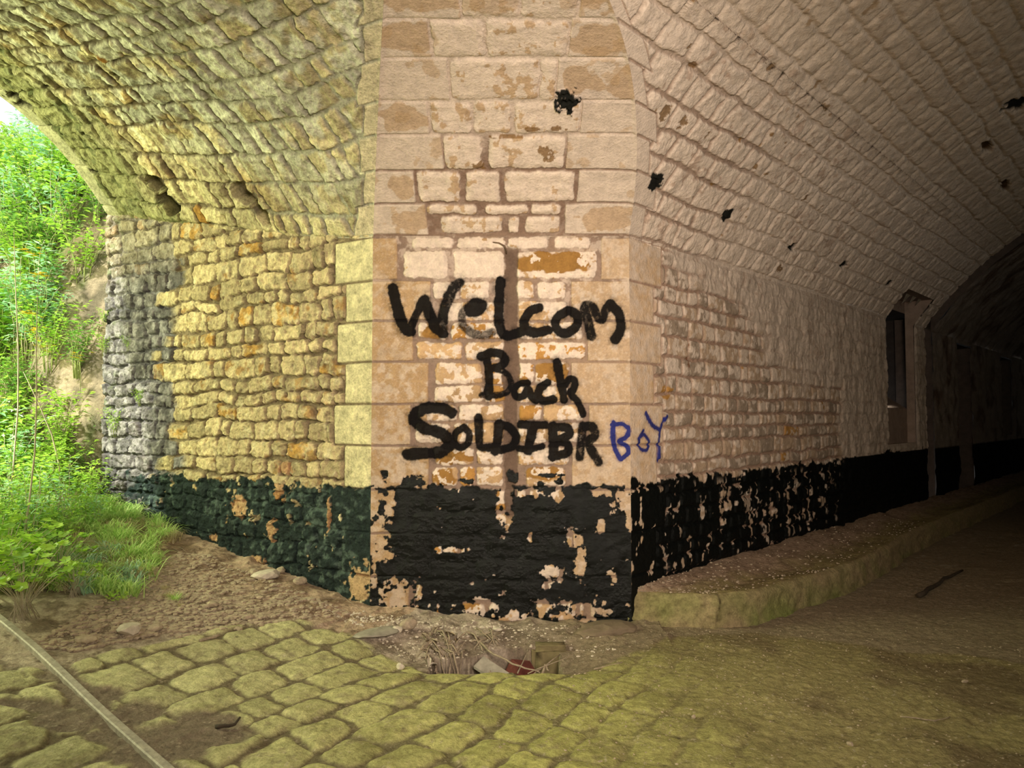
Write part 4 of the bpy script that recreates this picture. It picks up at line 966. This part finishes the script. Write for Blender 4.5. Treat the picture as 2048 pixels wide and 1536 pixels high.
def poly_sampler(px):
    g = [gp(a, b) for a, b in px]
    def f(r):
        for _ in range(200):
            i, j, k = r.randint(len(px)), r.randint(len(px)), r.randint(len(px)); w = r.dirichlet((1, 1, 1))
            x = w[0] * g[i][0] + w[1] * g[j][0] + w[2] * g[k][0]; y = w[0] * g[i][1] + w[1] * g[j][1] + w[2] * g[k][1]
            if float(dl_of(x, y)) > .03 or float(tl_of(x, y)) < 0:
                if y < YC - .04 or float(tl_of(x, y)) > 0: return x, y
        return x, y
    return f
scatter_rocks('gravel', 5200, poly_sampler([(60, 1290), (150, 1300), (300, 1270), (460, 1240), (360, 1110), (420, 1120), (600, 1200), (700, 1230), (160, 1240), (340, 1200)]), .003, .028, M_ROCK, 'loose gravel strewn between the grass and the setts at left', 'gravel', 5)
scatter_rocks('gravel', 1500, poly_sampler([(640, 1215), (760, 1240), (860, 1260), (1000, 1265), (1200, 1262), (1230, 1300), (900, 1330), (800, 1300), (700, 1245)]), .002, .013, M_ROCKW, 'fine pale grit along the foot of the pier around the drain pit', 'gravel', 6)
scatter_rocks('gravel', 1100, poly_sampler([(1200, 1290), (1400, 1255), (1700, 1180), (2040, 1300), (2040, 1530), (1200, 1530), (1000, 1500), (1500, 1400)]), .002, .008, M_ROCK, 'scattered specks of grit on the mossy floor at right', 'gravel', 7)
def kerb_rocks():
    r_ = np.random.RandomState(9); bv, bf = rock_geo(1, 1, 1, .7, 4, 1); bv = np.array(bv); bf = np.array(bf); VV, QQ, off = [], [], 0
    for i in range(900):
        a = r_.randint(int(P.shape[1] * .55)); b = n_face + r_.randint(n_top - 6); p = P[b, a]; r = .003 + .011 * r_.rand() ** 3
        v = bv * r + p + (r_.rand() * .02, r_.rand() * .02, r * .3); VV.append(v); QQ.append(bf + off); off += len(v)
    o = np_mesh('gravel', np.concatenate(VV), np.concatenate(QQ), M_ROCK, None, None, False); tag(o, 'crumbled grit lying on the raised walk by the right wall', 'gravel', kind='stuff')
kerb_rocks()
def twig(pts2, r0, z0s, mat, label, px=True, group=None, name='twig', zabs=False):
    pts = []
    for (a, b), dz in zip(pts2, z0s):
        x, y = gp(a, b) if px else (a, b); pts.append((x, y, dz if zabs else floorz(x, y) + dz + r0))
    pp = []
    for i in range(len(pts) - 1):
        for k in range(4):
            f = k / 4; q_ = [pts[i][c] * (1 - f) + pts[i + 1][c] * f + rng.uniform(-1, 1) * r0 * .5 for c in range(3)]; pp.append(q_)
    pp.append(pts[-1]); n_ = len(pp)
    V_, F_ = tube_geo(pp, [r0 * (1 - .6 * i / n_) for i in range(n_)], 6)
    o = mesh_obj(name, V_, F_, mat); tag(o, label, 'twig', group); return o
twig([(955, 1285), (985, 1312), (1040, 1328), (1080, 1334)], .009, [.04, .02, -.01, -.03], M_TWIG, 'longest bare twig bridging the drain pit', zabs=True)
twig([(1062, 1332), (1120, 1308)], .006, [-.06, .00], M_TWIG, 'short straight twig at the right side of the drain pit', zabs=True)
twig([(1078, 1338), (1090, 1325), (1098, 1330)], .010, [-.08, -.01, -.03], M_TWIG, 'thick forked twig end standing in the drain pit', zabs=True)
twig([(930, 1312), (950, 1326), (968, 1338)], .012, [.01, .03, .04], M_TWIG, 'thick crooked stick at the left lip of the drain pit')
twig([(1035, 1318), (1058, 1296)], .005, [-.08, .0], M_TWIG, 'thin slanting twig before the red brick fragment', zabs=True)
twig([(1055, 1332), (1140, 1325)], .004, [-.04, .04], M_TWIG, 'thin twig reaching over the right lip of the drain pit', zabs=True)
twig([(1188, 1330), (1245, 1325)], .005, [0, 0], M_TWIG, 'thin twig lying on earth right of the drain pit')
twig([(620, 1262 - 60), (690, 1205), (735, 1232)], .003, [.0, .01, 0], M_TWIG, 'thin dry stem lying in the dirt by the left wall corner')
twig([(1048 - 650, 1285), (1140 - 700, 1280), (425, 1279)], .010, [0, .01, .015], M_TWIG, 'short thick stick resting on the upper setts at left')
twig([(415, 1250), (455, 1254)], .006, [0, 0], M_TWIG, 'thin stick at the gravel edge above the setts')
twig([(1100 - 80, 1000 + 460), (1110, 1480), (1120, 1456)], .007, [0, 0, .02], M_TWIGD, 'dark crooked root in the bare patch between the setts') if False else None
twig([(430, 1460), (465, 1462), (480, 1455)], .010, [0, .01, .03], M_TWIGD, 'dark crooked root in the bare earth patch of the setts')
twig([(1834, 1196), (1880, 1170), (1925, 1146)], .022, [.0, .0, .0], M_TWIGD, 'dark straight stick lying on the unlit floor of the right passage')
twig([(1500, 1216), (1535, 1222), (1560, 1214)], .004, [0, 0, 0], M_TWIG, 'thin twig along the foot of the mossy kerb')
twig([(1500 + 300, 1100 + 330), (1870, 1440), (1900, 1432)], .004, [0, 0, 0], M_TWIG, 'thin curved twig on the open floor at lower right')
for i in range(60):                                   # tangle of small twigs left of the pit
    px = rng.uniform(840, 1000); py = rng.uniform(1272, 1330) if px > 880 else rng.uniform(1268, 1310)
    a = rng.uniform(-1, 1) * 22; b = rng.uniform(-12, 12)
    twig([(px - a, py - b), (px, py + rng.uniform(-3, 3)), (px + a, py + b)], rng.uniform(.003, .009), [.006, .03, .006], M_TWIG, 'small dry twig in the litter left of the drain pit', group='twig litter by the drain pit')
for i in range(26):
    px = rng.uniform(330, 700); py = 1090 + (px - 330) * .38 + rng.uniform(0, 35)
    a = rng.uniform(8, 26); b = rng.uniform(-5, 8)
    twig([(px - a, py - b), (px, py), (px + a, py + b)], .0025, [0, .006, 0], M_TWIG, 'dry stem scattered in the dirt along the left wall', group='dry stems by the left wall')
M_DLEAF = flat_mat('dead_leaf', (.42, .33, .22), .8, .35, 40, .3)
for i in range(48):                                   # curled dead leaves and bark scraps in the litter
    px = rng.uniform(850, 1115); py = rng.uniform(1300, 1336) if px > 930 else rng.uniform(1275, 1325); x, y = gp(px, py); a = rng.uniform(0, 6); l = rng.uniform(.025, .06); w = l * .45
    V_ = []; F_ = []
    for u in range(5):
        for v in range(3):
            f = u / 4; ww = w * math.sin(math.pi * (.12 + .76 * f)); V_.append(((f - .5) * 2 * l, (v - 1) * ww * .6, .012 * abs(v - 1) + .012 * math.sin(f * 3) + .004)); V_.append(((f - .5) * 2 * l, (v - 1) * ww * .6, .012 * abs(v - 1) + .012 * math.sin(f * 3) + .002))
    for u in range(4):
        for v in range(2):
            k0 = (u * 3 + v) * 2; k1 = k0 + 2; k2 = k0 + 8; k3 = k0 + 6; F_ += [(k0, k1, k2, k3), (k3 + 1, k2 + 1, k1 + 1, k0 + 1)]
    o = mesh_obj('dead_leaf', V_, F_, [M_DLEAF, M_ROCKW, M_TWIG][i % 3]); o.location = (x, y, floorz(x, y) + .006); o.rotation_euler = (rng.uniform(-.3, .3), rng.uniform(-.3, .3), a)
    tag(o, 'small curled dead leaf in the litter of the drain pit', 'leaf', 'dead leaves in the drain pit litter')
# board, brick fragments in the pit
def box_geo(a, b, c, jit=.0):
    V_ = [(x * a / 2 + rng.uniform(-jit, jit), y * b / 2 + rng.uniform(-jit, jit), z * c / 2 + rng.uniform(-jit, jit)) for z in (-1, 1) for x, y in ((-1, -1), (1, -1), (1, 1), (-1, 1))]
    return V_, [(3, 2, 1, 0), (4, 5, 6, 7), (0, 1, 5, 4), (1, 2, 6, 5), (2, 3, 7, 6), (3, 0, 4, 7)]
bx_, by_ = gp(1000, 1320); o = mesh_obj('board', *box_geo(.30, .10, .018, .006), M_BOARD, smooth=False); o.location = (bx_ - .01, by_ - .02, -.075); o.rotation_euler = (.45, .38, -.5)
tag(o, 'pale broken board sliding into the drain pit', 'board')
bx_, by_ = gp(1037, 1306); o = mesh_obj('brick', *box_geo(.13, .10, .085, .012), M_BRICK, smooth=False); o.location = (bx_ + .02, by_ + .03, -.11); o.rotation_euler = (.2, .3, .5)
tag(o, 'dark red brick fragment in the back of the drain pit', 'brick')
o = mesh_obj('brick', *box_geo(.07, .05, .05, .008), flat_mat('orange_brick', (.42, .17, .08), .85, .2, 30, .4), smooth=False); o.location = (gp(1048, 1318)[0] + .01, gp(1048, 1318)[1], -.17); o.rotation_euler = (.2, -.3, 1.1)
tag(o, 'small orange brick chip beside the red brick fragment', 'brick')
# mossy stone at the back wall of the pit
import bmesh
bm_ = bmesh.new(); bmesh.ops.create_cube(bm_, size=1); bmesh.ops.bevel(bm_, geom=bm_.edges[:], offset=.10, segments=2, affect='EDGES'); bmesh.ops.subdivide_edges(bm_, edges=bm_.edges[:], cuts=3, use_grid_fill=True)
blk = ([(v.co.x * .24 + rng.uniform(-.004, .004), v.co.y * .12 + rng.uniform(-.004, .004), v.co.z * .34 + rng.uniform(-.004, .004)) for v in bm_.verts], [tuple(q.index for q in f.verts) for f in bm_.faces]); bm_.free()
o = mesh_obj('stone', *blk, flat_mat('mossy_block', (.19, .155, .075), .9, .3, 14, .6, dist=.02)); o.location = ((pu1 + .02) / 2 + .09, pv1 + .02, -.155)
tag(o, 'squared mossy block forming the back of the drain pit', 'stone')
# iron hook with a wire in the chase of the pier
hx, hz = cp_of(1012, 500)
V_, F_ = tube_geo([(hx - .10, YC - .012, hz + .055), (hx - .05, YC - .03, hz + .045), (hx - .01, YC - .045, hz + .02), (hx + .005, YC - .035, hz - .01), (hx + .003, YC - .01, hz - .03)], .005, 8)
tag(mesh_obj('iron_hook', V_, F_, flat_mat('rusty_iron', (.16, .10, .07), .6, .4, 40, .4, metal=.4)), 'bent iron hook at the top of the filled groove in the pier', 'hook')
nx0, nz0 = cp_of(1283 - .0, 886)
# ------------------------------------------------------------------ OUTSIDE: bank beyond the mouth
tg, dg = np.meshgrid(np.arange(TL_END - .02, 11, .06), np.arange(-5.5, 6, .06))
bxx = XL + EL[0] * tg + NL[0] * dg; byy = YC + EL[1] * tg + NL[1] * dg
foot = .18 + .12 * fbm(tg, dg, 1.2, 3, 900) + .35 * ss(3.6, 6.0, tg) - .45 * ss(3.85, 3.42, tg); up = np.maximum(0, foot - dg)
foot2 = 3.6; up2 = np.maximum(0, dg - foot2)
gz = .17 * (tg + .65) + np.minimum(up * 2.3, 2.3 + up * .55) + up2 * 1.2 + .10 * fbm(tg + dg, dg + up, .5, 4, 901) * (.3 + ss(0, .3, up)) + .05 * ridg(tg, up * 1.5, .35, 3, 902) * ss(0, .2, up)
rockm = ss(.0, .25, fbm(tg, dg * 2, .5, 3, 903) + .35) * ss(0, .15, up)
col = mix(np.array([.16, .13, .07]), mix(np.array([.27, .215, .15]), np.array([.12, .10, .07]), ss(-.2, .5, fbm(tg, dg * 2, .15, 4, 904))), rockm)
col = mix(col, np.array([.10, .17, .04]), ss(.1, .6, fbm(tg, dg, .25, 4, 905)) * .6)
P = np.stack([bxx, byy, gz], -1)
bank = grid('ground', P, col, np.full(tg.shape, .95), M_GROUND); tag(bank, 'rocky earth bank rising outside the mouth of the left passage', 'ground', kind='structure')
def bankz(t, d):
    i = int(np.clip(round((d + 5.5) / .06), 0, gz.shape[0] - 1)); j = int(np.clip(round((t - TL_END + .02) / .06), 0, gz.shape[1] - 1)); return float(gz[i, j])
def gxy(t, d): return XL + EL[0] * t + NL[0] * d, YC + EL[1] * t + NL[1] * d

# ------------------------------------------------------------------ plants
M_LEAF = leaf_mat('fresh_leaf', (.24, .46, .05), (.55, .80, .10), .45)
M_LEAF2 = leaf_mat('deep_leaf', (.10, .28, .05), (.34, .58, .10), .4)
M_LEAF3 = leaf_mat('bluish_leaf', (.28, .58, .30), (.60, .85, .55), .4)
M_GRASS = leaf_mat('grass_blade', (.30, .56, .10), (.74, .88, .36), .4)
M_STRAW = leaf_mat('dry_grass', (.46, .38, .18), (.62, .56, .34), .3)
M_STEM = flat_mat('green_stem', (.30, .34, .12), .7, .3, 30, .2)
M_STEMW = flat_mat('pale_stem', (.50, .44, .32), .7, .3, 30, .2)
M_FLOW = flat_mat('yellow_petal', (.85, .62, .04), .6, .1, 30, .1)
M_VIOL = flat_mat('violet_petal', (.22, .10, .42), .6, .1, 30, .1)
M_TRUNK = flat_mat('bark', (.20, .15, .10), .9, .4, 20, .6)
class LB:
    def __init__(s): s.V = []; s.F = []
    def leaf(s, p, d, up_, l, w, fold=.2, droop=.2):
        p = np.array(p); d = np.array(d, float); d /= np.linalg.norm(d) + 1e-9
        sd = np.cross(d, up_); sd /= np.linalg.norm(sd) + 1e-9; n = np.cross(sd, d)
        k = len(s.V); t1 = p + d * l * .45 - n * droop * l * .1; tip = p + d * l - n * droop * l * .5
        s.V += [p, t1 + sd * w / 2 + n * fold * w * .5, t1 - sd * w / 2 + n * fold * w * .5, t1, tip]
        s.F += [(k, k + 3, k + 1), (k, k + 2, k + 3), (k + 3, k + 4, k + 1), (k + 3, k + 2, k + 4)]
    def fan(s, c, n, r, lobes, rnd_):
        """rounded, lobed leaf: a dish of lobes around the stalk"""
        c = np.array(c); n = np.array(n, float); n /= np.linalg.norm(n); a = np.cross(n, (.3, 1, .2)); a /= np.linalg.norm(a); b = np.cross(n, a); k = len(s.V); s.V.append(c)
        m = lobes * 4; ph = rnd_.uniform(0, 6)
        for i in range(m):
            t = i / (m - 1) * 5.6 + ph; rr_ = r * (1 if i % 4 in (1, 2) else (.82 if i % 4 == 3 else .72)); s.V.append(c + (a * math.cos(t) + b * math.sin(t)) * rr_ + n * rr_ * .18)
        for i in range(m - 1): s.F.append((k, k + 1 + i, k + 2 + i))
    def build(s, name, mat, parent=None):
        return mesh_obj(name, s.V, s.F, mat, parent, smooth=False)
def empty(name, loc, label=None, cat=None, group=None):
    o = bpy.data.objects.new(name, None); C.objects.link(o); o.location = loc; o.empty_display_size = .1
    return tag(o, label, cat, group)
def copy_tree(root, loc, rz, sc, label, group):
    r = root.copy(); C.objects.link(r); r.location = loc; r.rotation_euler = (0, 0, rz); r.scale = (sc, sc, sc); r['label'] = label; r['group'] = group
    for ch in list(root.children):
        c_ = ch.copy(); C.objects.link(c_); c_.parent = r
    return r
def shrub(seed, n_stem, h, spread, nleaf, ll, lw, mat, label, group, stem_mat=None, name='leafy_plant'):
    r_ = random.Random(seed); root = empty(name, (0, 0, 0), label, 'plant', group); lb = LB(); SV, SF = [], []
    for i in range(n_stem):
        a = r_.uniform(0, 6.28); R_ = spread * r_.random() ** .6; hh_ = h * r_.uniform(.6, 1.05); p = [Vector((R_ * .15 * math.cos(a), R_ * .15 * math.sin(a), -.05))]
        for k in range(1, 7):
            f = k / 6; p.append(Vector((R_ * (.15 + .85 * f ** 1.4) * math.cos(a) + r_.uniform(-.02, .02), R_ * (.15 + .85 * f ** 1.4) * math.sin(a) + r_.uniform(-.02, .02), hh_ * (1 - (1 - f) ** 1.5))))
        V_, F_ = tube_geo(p, [.006 * (1 - .7 * k / 6) for k in range(7)], 4); o_ = len(SV); SV += V_; SF += [tuple(x + o_ for x in f) for f in F_]
        for k in range(nleaf):
            f = .15 + .85 * r_.random() ** .8; j = min(5, int(f * 6)); g = f * 6 - j; c_ = p[j] * (1 - g) + p[j + 1] * g
            b = r_.uniform(0, 6.28); el = r_.uniform(-.3, .5); d = (math.cos(b), math.sin(b), el); off = r_.uniform(.0, .09)
            q_ = (c_.x + d[0] * off, c_.y + d[1] * off, c_.z + d[2] * off)
            lb.leaf(q_, d, (r_.uniform(-.4, .4), r_.uniform(-.4, .4), 1), ll * r_.uniform(.6, 1.2), lw * r_.uniform(.7, 1.2), .25, r_.uniform(0, .6))
    mesh_obj('stems', SV, SF, stem_mat or M_STEM, root); lb.build('foliage', mat, root); return root
g1 = 'leafy plants covering the bank outside'
L1 = 'bright green leafy plant on the bank outside the passage mouth'; L2 = 'darker green small leaved plant on the bank outside the passage mouth'; L3 = 'tall pale green plant on the bank outside the passage mouth'
protos = [(shrub(1, 9, .75, .42, 30, .085, .045, M_LEAF, L1, g1), L1, 'bright green plants on the bank'),
          (shrub(2, 10, .60, .40, 42, .055, .030, M_LEAF2, L2, g1), L2, 'dark small leaved plants on the bank'),
          (shrub(3, 7, 1.05, .38, 34, .10, .035, M_LEAF3, L3, g1, M_STEMW), L3, 'tall pale plants on the bank')]
for p_ in protos: p_[0]['group'] = p_[2]
rr = random.Random(12); first = [True] * 3; cnt = 0
for i in range(2000):
    t = rr.uniform(TL_END + .1, 9.5); d = rr.uniform(-4.5, .9)
    x, y = gxy(t, d); z = bankz(t, d); px, py = proj(x, y, z + .3)
    if px < -160 or px > 235 or py > 1250 or py < -60 or y < 0: continue
    # keep the bare rock patch by the jamb
    if 110 < px < 215 and 400 < py < 900 and rr.random() < .62: continue
    kd = rr.choices([0, 1, 2], [.5, .3, .2])[0]; sc = rr.uniform(.7, 1.25)
    if t < TL_END + .5: sc *= .6
    zx = 0 if px < 65 else (1 if px < 135 else 2); zy = 0 if py < 420 else (1 if py < 700 else 2)
    kn = ['bright green leafy plant', 'dark green small leaved plant', 'tall pale green plant'][kd]
    pl = ['high', 'halfway up', 'low'][zy] + ' on the bank ' + ['at the photo edge', 'between photo edge and jamb', 'beside the stone jamb'][zx]
    if first[kd]:
        o = protos[kd][0]; o.location = (x, y, z); o.rotation_euler = (0, 0, rr.uniform(0, 6)); o.scale = (sc,) * 3; first[kd] = False; o['label'] = kn + ' ' + pl; o['group'] = kn + 's ' + pl
    else: copy_tree(protos[kd][0], (x, y, z), rr.uniform(0, 6), sc, kn + ' ' + pl, kn + 's ' + pl)
    cnt += 1
    if cnt > 260: break
print('bank plants', cnt)
# plants at the foot, inside the mouth
spots = [(20, 1130, .75, 0), (70, 1080, .8, 0), (130, 1060, .7, 2), (60, 1010, .9, 0), (150, 1000, .7, 1), (190, 1010, .55, 0), (110, 960, .9, 2), (215, 985, .5, 1), (-40, 1100, .9, 0), (20, 1010, 1, 2), (0, 1170, .6, 0), (90, 1120, .6, 1), (170, 1060, .55, 0), (240, 1020, .35, 1), (40, 1060, 1.1, 0), (90, 1040, 1.0, 0), (0, 1060, 1.1, 1), (120, 1110, .6, 0), (60, 1110, .8, 2), (-20, 1140, .8, 0), (150, 1030, .8, 0), (190, 1060, .45, 2), (80, 980, 1.1, 0), (40, 980, 1.1, 1), (0, 980, 1.2, 0), (130, 985, .9, 0), (165, 970, .8, 1), (110, 1085, .7, 1), (205, 1040, .4, 0), (20, 1090, .9, 1), (180, 1020, .6, 0), (225, 1040, .3, 0)]
for (px, py, sc, kd) in spots:
    x, y = gp(px, py); z = float(ramp(x, y)); lb_ = ['bright green leafy plant', 'small dark leaved plant', 'tall pale leaved plant'][kd] + ' at the bank foot ' + ('cut by the photo edge' if px < 45 else ('behind the lobed herbs' if px < 125 else 'behind the grass tufts'))
    copy_tree(protos[kd][0], (x, y, z), rr.uniform(0, 6), sc * .8, lb_, lb_ + 's')
# lobed herb clump in the front corner
def herb(seed, n, h, spread, rad, label, group=None, mat=M_LEAF):
    r_ = random.Random(seed); root = empty('lobed_herb', (0, 0, 0), label, 'plant', group); lb = LB(); SV, SF = [], []
    for i in range(n):
        a = r_.uniform(0, 6.28); R_ = spread * math.sqrt(r_.random()); H_ = h * r_.uniform(.55, 1.05)
        p = [Vector((.35 * R_ * math.cos(a + 1), .35 * R_ * math.sin(a + 1), -.03))] + [Vector((R_ * f ** 1.3 * math.cos(a), R_ * f ** 1.3 * math.sin(a), H_ * f ** .8)) for f in (.25, .5, .75, 1)]
        V_, F_ = tube_geo(p, [.0022, .002, .002, .0018, .0015], 4); o_ = len(SV); SV += V_; SF += [tuple(x + o_ for x in f) for f in F_]
        for q in range(3):
            c_ = p[-1] + Vector((r_.uniform(-.03, .03), r_.uniform(-.03, .03), r_.uniform(-.02, .02))) * (1 if q else 0); lb.fan(c_, (r_.uniform(-.4, .4), r_.uniform(-.7, .1), 1), rad * r_.uniform(.6, 1.1) * (1 if q == 0 else .7), 5, r_)
    mesh_obj('stems', SV, SF, M_STEMW, root); lb.build('foliage', mat, root); return root
h0 = herb(5, 46, .40, .30, .042, 'lobed bright green herb clump in the front corner by the iron rail')
x, y = gp(45, 1238); h0.location = (x, y, float(ramp(x, y)))
for (px, py, sc, lb_) in [(-30, 1215, 1.0, 'lobed green herb cut by the left edge of the photo'), (150, 1195, .55, 'small lobed herb spreading over the soil right of the front clump'), (115, 1160, .75, 'lobed herb growing behind the front clump'),
                          (10, 1165, 1.0, 'tall lobed herb behind the front clump at the left edge')]:
    x, y = gp(px, py); copy_tree(h0, (x, y, float(ramp(x, y))), px * .1, sc, lb_, 'lobed herbs in the front corner')
for (px, py, sc, lb_) in [(232, 1212, .22, 'tiny lobed seedling on the bare soil below the grass')]:
    x, y = gp(px, py); copy_tree(h0, (x, y, float(ramp(x, y))), 1, sc, lb_, 'seedlings')
# grass tufts
def tuft(seed, n, h, mat, label, group, w=.006, name='grass_tuft'):
    r_ = random.Random(seed); V_, F_ = [], []
    for i in range(n):
        a = r_.uniform(0, 6.28); H_ = h * r_.uniform(.5, 1.1); R_ = H_ * r_.uniform(.2, 1.1); x0, y0 = r_.gauss(0, .03), r_.gauss(0, .03); px_, py_ = -math.sin(a), math.cos(a); k = len(V_); n_ = 6
        for j in range(n_ + 1):
            f = j / n_; ww = w * (1 - f) ** .6 + .0004; xx = x0 + R_ * f * math.cos(a); yy = y0 + R_ * f * math.sin(a); zz_ = H_ * (1.45 * f - .95 * f ** 2.4) - .01
            V_ += [(xx + px_ * ww / 2, yy + py_ * ww / 2, zz_), (xx - px_ * ww / 2, yy - py_ * ww / 2, zz_)]
        for j in range(n_): F_.append((k + 2 * j, k + 2 * j + 1, k + 2 * j + 3, k + 2 * j + 2))
    o = mesh_obj(name, V_, F_, mat); tag(o, label, 'grass', group); return o
tf = [tuft(21, 90, .20, M_GRASS, 'arching green grass tuft at the foot of the left wall', 'green grass tufts inside the mouth', .007),
      tuft(22, 90, .16, M_STRAW, 'pale dry grass tuft among the green at the foot of the left wall', 'dry grass tufts inside the mouth', .004),
      tuft(23, 60, .22, leaf_mat('bluish_grass', (.22, .42, .22), (.55, .72, .55), .3), 'broad bluish grass tuft at the foot of the left wall', 'broad bluish grass tufts inside the mouth', .012)]
used = [False] * 3; rr = random.Random(77); n_t = 0
def put_tuft(k, x, y, z, sc, px, py):
    if not used[k]: o = tf[k]; used[k] = True
    else:
        o = tf[k].copy(); C.objects.link(o)
    o.location = (x, y, z); o.rotation_euler = (0, 0, rr.uniform(0, 6)); o.scale = (sc,) * 3
    kn = ['arching green grass tuft', 'pale dry grass tuft', 'broad bluish grass tuft'][k]
    pl = ('in the front row ' if py > 1130 else ('in the middle row ' if py > 1055 else 'in the back row ')) + ('near the photo edge' if px < 90 else ('below the rock bank' if px < 200 else 'by the black wall foot'))
    o['label'] = kn + ' ' + pl; o['group'] = kn + 's ' + pl
for i in range(600):
    px = rr.uniform(-60, 335); py = rr.uniform(985, 1200)
    if py > 1205 - max(0, px - 250) * 1.1 and px > 150: continue
    if px > 180 and py > 1195: continue
    if px < 180 and py > 1185: continue
    x, y = gp(px, py)
    if float(dl_of(x, y)) < .05: continue
    if 160 < px < 300 and py > 1165 and rr.random() < .5: continue
    k = rr.choices([0, 1, 2], [.58, .34, .08])[0]; put_tuft(k, x, y, float(ramp(x, y)) + .0, rr.uniform(.8, 1.45) * (1.0 if py < 1130 else .85), px, py); n_t += 1
    if n_t > 230: break
for (px, py, sc, k) in [(258, 1196, 1.0, 0), (190, 1165, 1.15, 0), (170, 1150, 1.2, 2), (262, 1180, .9, 2), (350, 1205, .5, 0), (335, 1197, .5, 1), (240, 1130, 1.1, 0), (300, 1090, 1.0, 1), (1105 - 685, 1128, .3, 1), (285, 1120, 1, 0), (215, 1120, 1.1, 2), (330, 1180, .35, 1), (360, 1215, .3, 1)]:
    x, y = gp(px, py); put_tuft(k, x, y, float(ramp(x, y)), sc, px, py)
# small plants rooted in the masonry at the mouth
for (px, py, sc, lb_) in [(215, 640, .22, 'small leafy weed rooted in the grey stones of the left wall'), (262, 690, .18, 'tiny weed on the grey stones right of the wall edge'), (215, 700, .28, 'trailing weed at the edge of the grey stones'), (235, 860, .35, 'leafy weed low on the grey stones by the mouth'), (285, 800, .2, 'thin weed on the grey stones above the tar band')]:
    t_, z_ = lw_of(px, py); x, y = XL + EL[0] * t_ + NL[0] * .03, YC + EL[1] * t_ + NL[1] * .03
    copy_tree(protos[0][0], (x, y, z_ - .05), px, sc, lb_, 'weeds on the masonry')
t_, d_ = TL_END - .05, .1
x, y = gxy(TL_END - .02, .12); copy_tree(protos[0][0], (x, y, H0 + .82), 2, .16, 'small green fern like weed hanging from the arch edge', 'weeds on the masonry')
# long bare stems and yellow flowers
for (px, py, hgt_, lean, lb_) in [(40, 1120, 1.9, .12, 'tall pale bare stem standing at the left among the leaves'), (110, 1060, 1.3, -.25, 'slanting pale stem crossing the rock bank'), (10, 1060, 2.4, .05, 'tallest thin stem at the left edge'), (215, 1010, 1.0, .35, 'thin dark stem leaning towards the grey wall end')]:
    x, y = gp(px, py); z = float(ramp(x, y)); V_, F_ = tube_geo([(x + lean * f * f, y + .1 * math.sin(f * 4), z + hgt_ * f) for f in (0, .2, .4, .6, .8, 1)], [.008, .007, .006, .005, .004, .002], 5)
    tag(mesh_obj('stem', V_, F_, M_STEMW), lb_, 'stem')
def flower(mat, px, py, t, lb_, sc=1, group=None):
    d = ray(px, py); s = 7.3; x, y, z = d[0] * s, s, d[2] * s + CAMZ
    root = empty('flower_head', (x, y, z), lb_, 'flower', group); lb = LB(); r_ = random.Random(int(px))
    for k in range(9):
        c_ = (r_.gauss(0, .022) * sc, r_.gauss(0, .022) * sc, r_.gauss(0, .010) * sc)
        for q in range(5): a = q * 1.257; lb.leaf(c_, (math.cos(a), math.sin(a), .3), (0, 0, 1), .014 * sc, .008 * sc)
    lb.build('petals', mat, root); V_, F_ = tube_geo([(0, 0, 0), (.01, .02, -.15), (.0, .04, -.35)], .0025, 4); mesh_obj('stem', V_, F_, M_STEM, root)
    return root
for (px, py, lb_) in [(66, 507, 'yellow flower head highest on the bank'), (65, 628, 'yellow flower head at the left, below the highest one'), (92, 688, 'yellow flower head right of the tall pale stem'), (158, 715, 'small yellow flower head before the bare rock'), (72, 640 + 20, 'yellow flower head beside its twin at the left'), (90, 548, 'orange yellow flower head between the upper two')]:
    flower(M_FLOW, px, py, 0, lb_, 2.6)
flower(M_VIOL, 42, 1098, 0, 'violet flower head low in the herbs at the left', 1).location = (*gp(42, 1120), float(ramp(*gp(42, 1120))) + .13)
